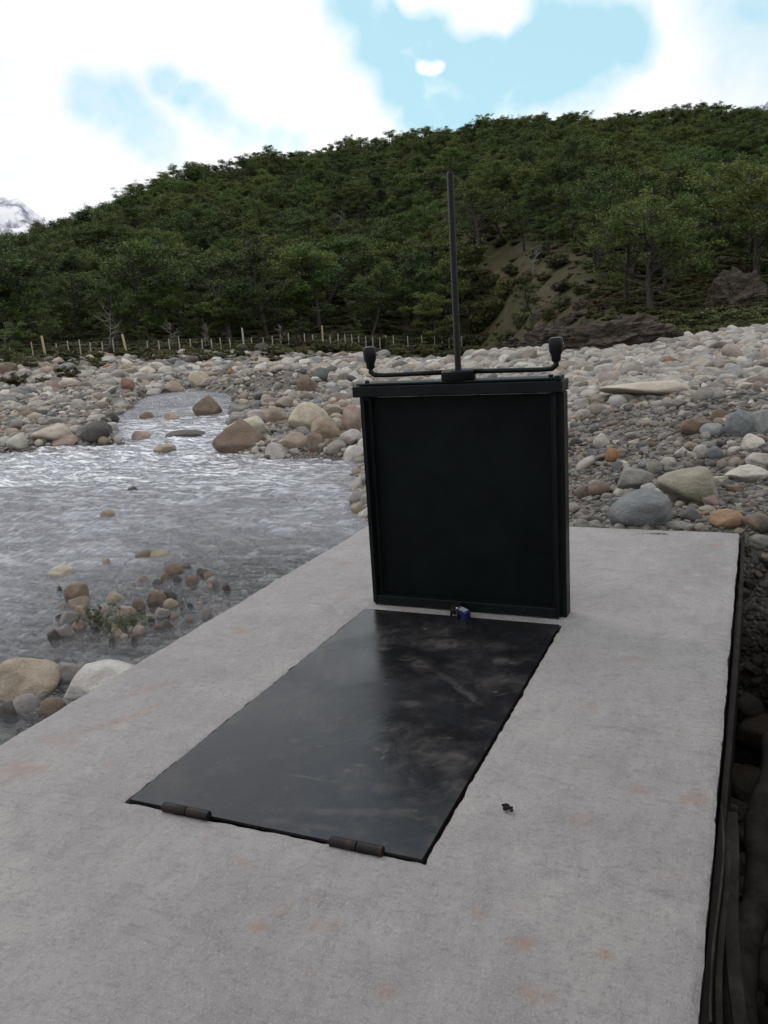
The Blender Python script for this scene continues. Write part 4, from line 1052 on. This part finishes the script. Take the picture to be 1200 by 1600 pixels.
tn_ = 2600; rg = np.random.default_rng(15)
qx = rg.uniform(.0, 1.6, tn_); qy = rg.uniform(.3, 5.75, tn_); qz = terrain(qx, qy)
qs = np.exp(rg.normal(0, .55, tn_)) * .026
qscl = np.stack([qs * rg.uniform(.8, 1.4, tn_), qs, qs * .7], -1)
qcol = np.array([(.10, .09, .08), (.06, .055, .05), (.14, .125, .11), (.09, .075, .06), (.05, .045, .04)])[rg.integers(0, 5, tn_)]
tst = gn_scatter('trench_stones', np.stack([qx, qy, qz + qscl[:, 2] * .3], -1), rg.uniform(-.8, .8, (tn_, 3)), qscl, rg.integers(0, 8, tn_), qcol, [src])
tag(tst, 'loose dirty stones lining the shaded trench along the right side of the slab', 'rubble', kind='stuff')

# ================================================================== trees
def tubes_np(paths, seg=6):
    vs, fs = [], []; nb = 0
    for pts, rad_ in paths:
        pts = np.asarray(pts); k = len(pts); ref = np.array([.37, .61, .7])
        rings = []
        for i in range(k):
            tv = pts[min(i+1, k-1)] - pts[max(i-1, 0)]; tv = tv / (np.linalg.norm(tv) + 1e-9)
            u = np.cross(tv, ref); u /= np.linalg.norm(u) + 1e-9; v = np.cross(tv, u)
            a = np.arange(seg) / seg * 2 * math.pi
            rings.append(pts[i] + rad_[i] * (np.cos(a)[:, None] * u + np.sin(a)[:, None] * v))
        vs.append(np.concatenate(rings))
        i = np.arange(k - 1)[:, None]; j = np.arange(seg)[None]
        f = np.stack([i * seg + j, i * seg + (j + 1) % seg, (i + 1) * seg + (j + 1) % seg, (i + 1) * seg + j], -1).reshape(-1, 4) + nb
        fs.append(f); nb += k * seg
    return np.concatenate(vs), np.concatenate(fs)
def branch(p0, d, length, r0, rg, n=6, wig=.18, up=.1):
    pts = [np.array(p0, float)]; d = np.array(d, float); d /= np.linalg.norm(d)
    for i in range(n):
        d = d + rg.normal(0, wig, 3) + np.array([0, 0, up]); d /= np.linalg.norm(d); pts.append(pts[-1] + d * length / n)
    return np.array(pts), np.linspace(r0, r0 * .22, n + 1)
def leaves_np(clumps, rg, per, leaf):
    """flattened sprays of small leaf faces"""
    vs, tone = [], []
    for c, rx, rz, tn in clumps:
        k = max(8, int(per * rx * rx))
        d = rg.normal(0, 1, (k, 3)); d /= np.linalg.norm(d, axis=1)[:, None]
        rad_ = rg.random(k) ** .45
        p = c + d * rad_[:, None] * np.array([rx, rx, rz])
        p[:, 2] -= .25 * rx * (np.hypot(p[:, 0] - c[0], p[:, 1] - c[1]) / rx) ** 2 * .5
        s = leaf * rg.uniform(.6, 1.4, k)
        nrm_ = rg.normal(0, .55, (k, 3)) + np.array([0, 0, 1.0]); nrm_ /= np.linalg.norm(nrm_, axis=1)[:, None]
        u = np.cross(nrm_, rg.normal(0, 1, (k, 3))); u /= np.linalg.norm(u, axis=1)[:, None] + 1e-9; v = np.cross(nrm_, u)
        u *= s[:, None]; v *= (s * .62)[:, None]
        q = np.stack([p - u, p - .1 * u - v, p + u, p + .15 * u + v], 1); vs.append(q.reshape(-1, 3))
        tone.append(np.repeat(np.clip(tn + rg.normal(0, .14, k), 0, 1), 4))
    vs = np.concatenate(vs); return vs, np.arange(len(vs)).reshape(-1, 4), np.concatenate(tone)
def make_tree(seed, h=6.0, spread=.36, bare=.22, nl=11, per=430, leaf=.062, lean=.1, trunk_r=.16, mat=None, layered=True):
    rg = np.random.default_rng(seed)
    trunk = branch((0, 0, -.4), (rg.normal(0, lean), rg.normal(0, lean), 1), h * .86 + .4, trunk_r, rg, 9, .09, .12)
    paths = [trunk]; clumps = []
    for k in range(nl):
        f = bare + (1 - bare) * (k + rg.random()) / nl * .93
        i = f * 9; i0 = min(int(i), 8); p = trunk[0][i0] + (trunk[0][i0 + 1] - trunk[0][i0]) * (i - i0)
        a = k * 2.4 + rg.normal(0, .5); prof = (1 - abs(f - .48) ** 1.5 * 1.5) * rg.uniform(.6, 1.2)
        ln = max(.12, spread * prof) * h
        lb = branch(p, (math.cos(a), math.sin(a), rg.uniform(.1, .55)), ln, trunk_r * .42 * (1 - f * .6), rg, 5, .2, .05)
        paths.append(lb)
        for m_ in range(3):
            q0 = lb[0][2 + m_ if m_ < 3 else 5]
            sb = branch(q0, (math.cos(a + rg.normal(0, 1.0)), math.sin(a + rg.normal(0, 1.0)), rg.uniform(-.1, .5)), ln * rg.uniform(.3, .55), trunk_r * .15, rg, 3, .2, .05)
            paths.append(sb)
            clumps.append((sb[0][-1], h * rg.uniform(.045, .085), h * rg.uniform(.025, .05), rg.uniform(.1, .95))); clumps.append((sb[0][2] + rg.normal(0, .02 * h, 3), h * rg.uniform(.035, .07), h * rg.uniform(.02, .045), rg.uniform(.1, .95)))
        clumps.append((lb[0][-1], h * rg.uniform(.06, .10), h * rg.uniform(.03, .055), rg.uniform(.15, 1)))
        clumps.append((lb[0][3], h * rg.uniform(.06, .10), h * rg.uniform(.03, .06), rg.uniform(0, .7)))
    for q_ in range(5): clumps.append((trunk[0][-1 - q_ % 3] + rg.normal(0, .05 * h, 3), h * rg.uniform(.04, .075), h * rg.uniform(.04, .07), rg.uniform(.3, .9)))
    tv, tf = tubes_np(paths); lv, lf, tn = leaves_np(clumps, rg, per, leaf)
    tm = np_mesh('trunk', tv, tf, M_bark); lm = np_mesh('crown', lv, lf, mat or M_leaf, False); add_attr(lm, 'tone', tn)
    return tm, lm
TREES = [make_tree(500 + i, 6.0, [.36, .42, .30, .46, .38, .33, .44, .40][i], [.22, .28, .16, .32, .2, .24, .18, .26][i], [15, 13, 17, 12, 16, 14, 13, 16][i]) for i in range(8)]
TREE_BIG = make_tree(601, 6.0, .5, .24, 22, 420, .062, .06, .22)
TREE_OPEN = make_tree(602, 6.0, .58, .34, 14, 380, .06, .22, .24)
TREE_YOUNG = make_tree(603, 6.0, .34, .10, 13, 330, .075, .05, .12, M_leaf_young)
protos = {}
def place_tree(meshes, loc, hgt, rz, label, group=None, wide=1.0, name='tree'):
    e = empty(name, loc); e.scale = (hgt / 6.0 * wide, hgt / 6.0 * wide, hgt / 6.0); e.rotation_euler = (0, 0, rz)
    tk = link('trunk', meshes[0], e); cr_ = link('crown', meshes[1], e)
    tag(e, label, 'tree', group)
    protos.setdefault(meshes[0].name, (tk, cr_)); return e
SPECIAL = []
def special(px, py, hpx, meshes, label, wide=1.0, rz=0.0, dist=None):
    p = P(px, py, dist) if dist else hit(px, py)
    if dist: p[2] = float(terrain([p[0]], [p[1]])[0])
    d = math.hypot(*p[:2]); hgt = hpx * d / FPX
    SPECIAL.append((p[0], p[1], hgt * .3)); return place_tree(meshes, p, hgt, rz, label, None, wide)
special(1015, 492, 178, TREE_BIG, 'big dark spreading tree with thick trunks above the rocky toe of the hill', 1.0, .4)
special(975, 478, 150, TREES[3], 'dark tree leaning against the left side of the big spreading tree', 1.15, 1.2)
special(750, 408, 118, TREE_OPEN, 'open crowned tree with a dark crooked trunk on the grassy clearing behind the rod', 1.0, 2.0)
special(820, 392, 70, TREES[1], 'small tree with a straight dark trunk right of the open crowned tree', 1.2, .5)
special(857, 398, 62, TREES[4], 'rounded pale green tree on the brow of the grassy clearing', 1.35, 2.5)
special(560, 541, 44, TREE_YOUNG, 'bright yellow green young tree just behind the fence', .85, .3)
special(20, 566, 62, TREES[5], 'bushy olive tree at the far left end of the fence', 1.2, 1.0)
special(75, 552, 72, TREES[6], 'brownish olive tree behind the first tall fence post', 1.1, 3.0)
special(228, 545, 50, TREE_YOUNG, 'small pale green tree behind the fence near the dead grey shrubs', .9, 1.7)
special(465, 541, 44, TREES[2], 'low dark green tree behind the fence left of the bright young tree', 1.3, 4.0)
special(835, 498, 60, TREES[7], 'thin leaved tree on the bare slope left of the outcrop', 1.1, 2.2)
special(755, 205, 24, TREES[3], 'lone dark tree standing up on the skyline behind the rod', 1.5, .7)
special(548, 238, 26, TREES[0], 'taller tree breaking the skyline left of the rod', 1.1, .7)
special(690, 560, 90, TREES[5], 'dark leafy tree low behind the fence beside the rod', 1.3, 5.1, 80)
TREE_LIGHT = make_tree(604, 6.0, .42, .12, 13, 380, .066, .08, .13, M_leaf_mid)
special(298, 532, 96, TREE_LIGHT, 'light yellowish green tree rising above the fence near the left', 1.1, .8)
special(345, 534, 74, TREE_LIGHT, 'smaller light green tree right of the light yellowish green one', 1.2, 2.8)
special(385, 530, 66, TREE_LIGHT, 'light green tree behind the fence near the tall grey post', 1.1, 1.9)
special(48, 520, 70, TREE_LIGHT, 'light green tree at the left end behind the first olive trees', 1.2, 3.3)
special(205, 520, 84, TREE_LIGHT, 'tall light green tree behind the leaning fence post', 1.0, 0.4)
special(118, 500, 80, TREE_LIGHT, 'light green tree in the forest above the first tall post', 1.1, 4.4)
special(860, 330, 62, TREE_LIGHT, 'light green tree above the grassy clearing', 1.3, 5.0, 112)
# forest cover
step = 4.9
ix, iy = np.meshgrid(np.arange(-62, 34), np.arange(5, 72))
fxp = (ix + (iy % 2) * .5).ravel() * step; fyp = iy.ravel() * step
rg = np.random.default_rng(77)
fxp = fxp + rg.uniform(-1.5, 1.5, len(fxp)); fyp = fyp + rg.uniform(-1.5, 1.5, len(fyp))
fr_ = np.hypot(fxp, fyp); fa_ = np.degrees(np.arctan2(fxp, fyp))
e_in = np.interp(fa_, [-70, -47, -38, -30, -24, -17.4, -14, -10, -3, 4, 20], [64, 66, 67, 70, 75, 85, 80, 60, 58, 50, 48])
fz = terrain(fxp, fyp)
fpx, fpy = project(np.stack([fxp, fyp, fz], -1))
k_ = (fa_ > -56) & (fa_ < 14) & (fr_ > e_in) & (fr_ < 345)
def in_poly(x, y, poly):
    poly = np.array(poly, float); ins = np.zeros(len(x), bool)
    for a, b in zip(poly, np.roll(poly, -1, 0)):
        ins ^= ((a[1] > y) != (b[1] > y)) & (x < (b[0] - a[0]) * (y - a[1]) / (b[1] - a[1] + 1e-12) + a[0])
    return ins
clear = in_poly(fpx, fpy, [(738, 398), (880, 378), (905, 420), (960, 480), (1060, 515), (1080, 560), (815, 575), (775, 480)])
scree = in_poly(fpx, fpy, [(1085, 270), (1140, 275), (1165, 335), (1120, 350)]) | in_poly(fpx, fpy, [(950, 275), (970, 270), (1000, 305), (985, 312)]) | in_poly(fpx, fpy, [(1095, 415), (1180, 420), (1195, 490), (1130, 500)])
k_ &= ~clear & ~scree
for sx_, sy_, sr in SPECIAL: k_ &= np.hypot(fxp - sx_, fyp - sy_) > sr
k_ &= rg.random(len(fxp)) > .06
fxp, fyp, fz, fr_, fa_, fpx, fpy = (v[k_] for v in (fxp, fyp, fz, fr_, fa_, fpx, fpy))
nT = len(fxp)
th = rg.uniform(4.0, 9.2, nT) * np.interp(fr_, [45, 70, 200, 340], [.8, 1.0, .95, .8])
tw = rg.uniform(1.0, 1.4, nT); trz = rg.uniform(0, 6.28, nT); tix = rg.integers(0, 8, nT)
inview = (fpx > -40) & (fpx < 1240)
order = [i for i in np.argsort(-(th / fr_)) if inview[i]]
NTI = 270
indiv = order[:NTI]
for i in indiv:
    side = 'behind the left half of the fence' if fpx[i] < 330 else ('behind the fence left of the rod' if fpx[i] < 705 else 'on the lower slope right of the rod')
    place_tree(TREES[tix[i]], (fxp[i], fyp[i], fz[i]), th[i], trz[i], f'green tree in the front rows of forest {side}', f'front forest trees {side}', tw[i])
rest = np.ones(nT, bool); rest[indiv] = False
tks = [protos[TREES[i][0].name][0] for i in range(8)]; crs = [protos[TREES[i][0].name][1] for i in range(8)]
s3 = np.stack([th / 6 * tw, th / 6 * tw, th / 6], -1)
fo_ = gn_scatter('forest', np.stack([fxp, fyp, fz], -1)[rest], np.stack([0 * trz, 0 * trz, trz], -1)[rest], s3[rest], tix[rest], None, [tks, crs])
tag(fo_, 'dense dark green forest covering the hillside up to the skyline', 'forest', kind='stuff')

# --- shrubs
def make_shrub(seed, mat, h=1.0, per=1500, leaf=.06):
    rg = np.random.default_rng(seed); paths, clumps = [], []
    for k in range(14):
        a = rg.uniform(0, 6.28); b_ = branch((rg.normal(0, .1), rg.normal(0, .1), -.08), (math.cos(a) * .8, math.sin(a) * .8, rg.uniform(.5, 1.3)), h * rg.uniform(.6, 1.05), .018, rg, 4, .2, .05)
        paths.append(b_)
        clumps.append((b_[0][-1], rg.uniform(.16, .28), rg.uniform(.1, .18), rg.random())); clumps.append((b_[0][2], rg.uniform(.16, .3), rg.uniform(.1, .2), rg.random() * .7))
    tv, tf = tubes_np(paths, 5); lv, lf, tn = leaves_np(clumps, rg, per, leaf)
    sm_ = np_mesh('stems', tv, tf, M_bark); lm = np_mesh('foliage', lv, lf, mat, False); add_attr(lm, 'tone', tn); return sm_, lm
SHR = [make_shrub(701, M_shrub), make_shrub(702, M_shrub), make_shrub(703, M_heath), make_shrub(704, M_heath)]
shrub_first = {}
def shrub(px, py, wpx, hpx, kind, label, group=None):
    p = hit(px, py); d = math.hypot(*p[:2]); w = wpx * d / FPX / 1.9; h_ = hpx * d / FPX / 1.0
    e = empty('shrub', p); e.scale = (w, w * .8, h_); e.rotation_euler = (0, 0, random.uniform(0, 6.28))
    a = link('stems', SHR[kind][0], e); b_ = link('foliage', SHR[kind][1], e); shrub_first.setdefault(kind, (a, b_))
    tag(e, label, 'shrub', group)
for a in SHRUB_SPECS: shrub(*a)
for k in range(46):
    px = random.uniform(0, 740); py = np.interp(px, [0, 150, 300, 450, 600, 740], [574, 566, 560, 555, 553, 553]) + random.uniform(-14, 10)
    shrub(px, py, random.uniform(24, 64), random.uniform(10, 26), random.choice((0, 0, 1, 1, 2, 3)), 'low scrubby bush in the strip of scrub along the wire fence', 'low bushes along the fence')
# undergrowth carpet at the forest edge and on the clearing
ux = []; rg = np.random.default_rng(99)
a = np.radians(rg.uniform(-54, 12, 12000)); r = np.exp(rg.uniform(math.log(36), math.log(260), 12000))
ux, uy = r * np.sin(a), r * np.cos(a); ue = np.interp(np.degrees(a), [-60, -47, -38, -30, -24, -17.4, -15.5, -13.9, -11, -8, -3, 4, 20], [58, 60, 61, 64, 68, 78, 68, 52, 41, 36, 34, 33, 34])
kk = (r > ue); ux, uy, r = ux[kk], uy[kk], r[kk]
uz = terrain(ux, uy); upx, upy = project(np.stack([ux, uy, uz], -1))
bare_ = in_poly(upx, upy, [(715, 392), (880, 375), (905, 420), (960, 480), (1060, 515), (1060, 545), (700, 560)])
kk = ~(bare_ & (fbm(ux * .3, uy * .3, 301, 3) < rg.normal(.12, .15, len(ux)))); ux, uy, uz, r, bare_ = (v[kk] for v in (ux, uy, uz, r, bare_))
us = rg.uniform(.35, 1.1, len(ux)) * np.where(bare_, np.exp(rg.normal(-.75, .5, len(ux))), 1.0) * np.interp(r, [40, 200], [.8, 1.6])
uscl = np.stack([us, us, us * rg.uniform(.4, .8, len(us))], -1)
uidx = np.where(bare_, rg.choice([0, 2, 3, 2], len(us)), rg.choice([0, 1, 1, 2], len(us)))
un = gn_scatter('undergrowth', np.stack([ux, uy, uz], -1), np.stack([0 * us, 0 * us, rg.uniform(0, 6.28, len(us))], -1), uscl, uidx, None, [[shrub_first[k][0] if k in shrub_first else shrub_first[0][0] for k in range(4)], [shrub_first[k][1] if k in shrub_first else shrub_first[0][1] for k in range(4)]])
tag(un, 'low olive undergrowth between and below the hillside trees', 'undergrowth', kind='stuff')

# --- dead grey shrubs and bare trees
def make_dead(seed, h=3.0, n_=9):
    rg = np.random.default_rng(seed); paths = [branch((0, 0, -.2), (rg.normal(0, .15), rg.normal(0, .15), 1), h, .06, rg, 7, .12, .05)]
    for k in range(n_):
        i = rg.integers(1, 7); a = rg.uniform(0, 6.28); b_ = branch(paths[0][0][i], (math.cos(a), math.sin(a), rg.uniform(.2, .9)), h * rg.uniform(.25, .55), .032, rg, 5, .22, .04); paths.append(b_)
        for _ in range(4):
            j = rg.integers(1, 5); a2 = rg.uniform(0, 6.28); paths.append(branch(b_[0][j], (math.cos(a2), math.sin(a2), rg.uniform(0, .8)), h * rg.uniform(.1, .25), .018, rg, 3, .25, .03))
    v, f = tubes_np(paths, 5); return np_mesh('dead_tree', v, f, M_dead)
DEADS = [make_dead(801 + i, 3.0, 14) for i in range(3)]
for px, py, hp2, lb in [(172, 548, 62, 'pale grey dead shrub with a wide crown of bare twigs behind the fence'), (8, 548, 56, 'bare grey dead shrub at the left edge behind the fence'), (322, 545, 40, 'bare grey dead shrub behind the fence posts left of the tall pale post'),
                        (440, 545, 38, 'slim bare dead tree among the fence posts'), (268, 546, 44, 'small bare dead shrub behind the fence beside the pale green tree'), (832, 426, 40, 'pale broken dead tree on the clearing'),
                        (118, 395, 40, 'thin pale dead tree high in the forest at the left'), (528, 372, 40, 'thin pale dead trunk in the forest left of the rod'), (488, 400, 34, 'thin pale dead trunk lower in the forest left of the rod'),
                        (435, 275, 26, 'pale dead snag near the skyline left of the rod'), (620, 350, 34, 'grey dead snag in the forest just left of the rod'), (190, 410, 30, 'grey dead snag in the left forest')]:
    p = hit(px, py); d = math.hypot(*p[:2])
    o = link('dead_tree', random.choice(DEADS), loc=p); s = hp2 * d / FPX / 3.0; o.scale = (s * .8, s * .8, s); o.rotation_euler = (0, random.uniform(-.06, .06), random.uniform(0, 6)); tag(o, lb, 'dead tree')

# --- rock outcrops on the hill
def outcrop(px, py, wpx, hpx, seed, label, dep=.6):
    p = hit(px, py); d = math.hypot(*p[:2]); w = wpx * d / FPX / 2; h_ = hpx * d / FPX / 2
    rg = random.Random(seed); bm = bmesh.new(); bmesh.ops.create_icosphere(bm, subdivisions=5, radius=1.0); o_ = Vector((seed * 3.1, seed * 1.7, seed))
    for v in bm.verts:
        q_ = v.co.copy()
        k = 1 + .34 * mnoise.noise(q_ * 1.7 + o_) - .26 * abs(mnoise.noise(q_ * 2.6 + o_)) + .14 * mnoise.noise(q_ * 5 + o_) - .12 * abs(mnoise.noise(q_ * 9 + o_)) + .06 * mnoise.noise(q_ * 17 + o_)
        cell = mnoise.cell(q_ * 2.6 + o_)
        q_ = q_ * (k + .16 * cell); v.co = (q_.x * w, q_.y * w * dep, q_.z * h_)
    me = bm_mesh('rock_outcrop', bm, M_cliff, smooth=False)
    o = link('rock_outcrop', me, loc=(p[0] + p[0] / d * w * dep * .7, p[1] + p[1] / d * w * dep * .7, p[2] + h_ * .55)); o.rotation_euler = (0, rg.uniform(-.15, .15), math.atan2(-p[0], p[1])); tag(o, label, 'rock outcrop')
outcrop(955, 549, 150, 62, 3, 'wide fractured grey brown outcrop at the rocky toe of the hill', .5)
outcrop(1022, 541, 62, 34, 8, 'smaller outcrop block right of the wide fractured one')
outcrop(858, 546, 80, 46, 5, 'brown weathered outcrop left of the wide fractured one')
outcrop(912, 482, 32, 15, 6, 'small pale boulder like outcrop high on the bare slope')
outcrop(885, 512, 40, 22, 14, 'jagged brown rock between the slope boulder and the fractured outcrop')
outcrop(985, 512, 44, 20, 15, 'low brown rock ledge just above the fractured outcrop')
outcrop(1052, 528, 40, 16, 16, 'low brown rock in the grass right of the outcrop blocks')
outcrop(800, 545, 44, 20, 17, 'small dark rock at the left foot of the bare slope')
outcrop(842, 500, 30, 13, 18, 'small grey rock on the left part of the bare slope')
outcrop(1148, 484, 84, 66, 7, 'dark rock face among trees at the right edge')
outcrop(1125, 335, 66, 62, 9, 'bare brown rock scar high on the forested hill at right')
outcrop(972, 308, 34, 28, 11, 'small bare earth scar on the hill right of the rod')
outcrop(215, 330, 44, 22, 12, 'dark rock knob on the left skyline')

# ================================================================== fence
fence = tag(empty('wire_fence', tuple(hit(300, 551))), 'long wire fence of thin pale posts in front of the forest', 'fence')
inv = Matrix.Translation(-Vector(fence.location))
tall = {72: (60, 'N'), 199: (50, 'N'), 382: (38, 'P'), 505: (27, 'N')}
posts = [(18, 564), (53, 562), (72, 562), (91, 560), (109, 559), (127, 558), (143, 557), (162, 556), (179, 556), (199, 556), (232, 554), (250, 553), (266, 553), (282, 552), (299, 552), (317, 551), (332, 551), (346, 550), (361, 550), (382, 549), (395, 549), (413, 548), (427, 547), (440, 547), (452, 546), (477, 545),
         (490, 544), (505, 544), (517, 544), (529, 543), (540, 543), (551, 543), (561, 543), (572, 543), (583, 543), (594, 544), (604, 544), (615, 544), (638, 545), (660, 545), (680, 545), (691, 546), (702, 546), (722, 546), (745, 547)]
wire_pts = []
for px, py in posts:
    d = np.interp(px, [0, 72, 200, 300, 400, 500, 600, 745], [62, 62, 63, 65, 67, 70, 74, 82]); p = P(px, py, d); p[2] = float(terrain([p[0]], [p[1]])[0])
    if px in (72, 199): hh_, rr2 = 1.55, .085
    elif px in (382, 505): hh_, rr2 = 1.75, .07
    else: hh_, rr2 = 1.08 + .12 * math.sin(px * 1.7), .042
    tl = .14 if px == 199 else (.06 if px == 72 else random.uniform(-.03, .03))
    bm = bmesh.new(); bm_tube(bm, [(p[0], p[1], p[2] - .25), (p[0] - tl * hh_ * .5, p[1], p[2] + hh_ * .5), (p[0] - tl * hh_, p[1], p[2] + hh_)], [rr2, rr2 * .97, rr2 * .92], 7)
    o = link('post', bm_mesh('post', bm, M_post_new if px in (72, 199, 505) else M_post), fence); o.matrix_parent_inverse = inv
    wire_pts.append(p)
for zz in (.3, .55, .8, 1.0):
    o = link('wire', tube_mesh('wire', [(p[0], p[1] - .04, p[2] + zz) for p in wire_pts], .004, M_wire, 5), fence); o.matrix_parent_inverse = inv

# ================================================================== timber in the trench and small things
def plank(name, a, b, w, th_, mat, label, cat):
    a, b = Vector(a), Vector(b); d = (b - a); ln = d.length
    bm = bmesh.new(); nseg = 14
    rows = []
    for i in range(nseg + 1):
        f = i / nseg; wv_ = .012 * math.sin(f * 5 + w * 40)
        rows.append([bm.verts.new((f * ln, s * w / 2 + wv_, t_ * th_ / 2)) for s, t_ in ((-1, -1), (1, -1), (1, 1), (-1, 1))])
    for r0, r1 in zip(rows, rows[1:]):
        for k in range(4): bm.faces.new((r0[k], r0[(k + 1) % 4], r1[(k + 1) % 4], r1[k]))
    bm.faces.new(rows[0][::-1]); bm.faces.new(rows[-1])
    o = link(name, bm_mesh(name, bm, mat, bevel=.002, segs=1), loc=a); o.rotation_euler = d.to_track_quat('X', 'Z').to_euler(); tag(o, label, cat); return o
plank('formwork_board', (-.049, -.3, -.165), (.000, 5.6, -.135), .020, .24, M_formwork, 'dark formwork board fixed along the right side of the slab', 'board')
plank('lath', G(1125, 1258, -.03), G(1118, 1600, -.034), .007, .007, M_lath, 'thin lath leaning beside the slab, its pale tip pointing up', 'lath')
plank('lath', G(1130, 1285, -.05), G(1132, 1640, -.09), .016, .010, M_lath, 'darker lath lying just below the one with the pale tip', 'lath')
plank('plank', G(1136, 1270, -.12), G(1165, 1660, -.26), .035, .018, M_log, 'grey weathered plank lying in the trench beside the laths', 'plank')
la, lb2 = G(1205, 1160, -.62), G(1150, 1640, -.80)
lg = tube_mesh('log', [Vector(la).lerp(Vector(lb2), k / 8) + Vector((.02 * math.sin(k * 1.7), 0, .015 * math.cos(k * 2.1))) for k in range(9)], [.045, .048, .05, .052, .053, .053, .055, .056, .052], M_log, 14)
tag(link('log', lg), 'weathered grey log slanting down into the trench', 'log')
rg = np.random.default_rng(5)
for (x, y, z, ax, ln, lb3) in [(.12, 3.6, -1.15, .4, .5, 'thin bent twig on the trench stones near the oval boulder'), (.2, 3.2, -1.2, -.3, .6, 'forked dry twig lying across the trench'), (.12, 2.8, -1.25, .9, .4, 'short dry twig low in the trench')]:
    br = branch((x, y, z), (math.cos(ax), math.sin(ax), .25), ln, .008, rg, 6, .2, 0); sb_ = branch(br[0][3], (math.cos(ax + .8), math.sin(ax + .8), .3), ln * .4, .005, rg, 3, .2, 0)
    v, f = tubes_np([br, sb_], 6); tag(link('twig', np_mesh('twig', v, f, M_lath)), lb3, 'twig')
# crumb of mud and leaf on the slab
q = G(793, 1266, .006)
bm = bmesh.new(); rg2 = random.Random(4)
for k in range(9):
    mtx = Matrix.Translation((rg2.gauss(0, .012), rg2.gauss(0, .012), .004 + rg2.random() * .008)) @ Matrix.Rotation(rg2.uniform(0, 3), 4, 'Z') @ Matrix.Diagonal((.016 * rg2.uniform(.5, 1), .008, .006, 1))
    bmesh.ops.create_icosphere(bm, subdivisions=2, radius=1.0, matrix=Matrix.Scale(.7, 4) @ mtx)
tag(link('mud_clod', bm_mesh('mud_clod', bm, M_formwork, smooth=True), loc=q), 'small dark crumb of mud lying on the concrete right of the hatch', 'clod')
# leafy water plants between the near stones
def water_plant(px, py, w, seed, label):
    p = hit(px, py, WATER_Z); rgp = np.random.default_rng(seed); paths, cl = [], []
    for k in range(22):
        a = rgp.uniform(0, 6.28); b_ = branch((p[0] + rgp.normal(0, w * .35), p[1] + rgp.normal(0, w * .3), WATER_Z - .1), (math.cos(a) * .6, math.sin(a) * .6, 1), rgp.uniform(.14, .26), .003, rgp, 4, .2, 0); paths.append(b_); cl.append((b_[0][-1], .035, .02, rgp.random())); cl.append((b_[0][-2], .03, .02, rgp.random()))
    v, f = tubes_np(paths, 5); e = empty('water_plant', p); iv = Matrix.Translation(-Vector(p))
    s_ = link('stems', np_mesh('stems', v, f, M_bark), e); s_.matrix_parent_inverse = iv
    lv, lf, tn = leaves_np(cl, rgp, 100, .013); lm = np_mesh('leaves', lv, lf, M_shrub, False); add_attr(lm, 'tone', tn); l_ = link('leaves', lm, e); l_.matrix_parent_inverse = iv
    tag(e, label, 'plant')
water_plant(150, 975, .13, 3, 'small leafy plant growing among the stones left of the pink stone')
water_plant(192, 982, .11, 4, 'small reddish green plant in the shallows nearest the slab')
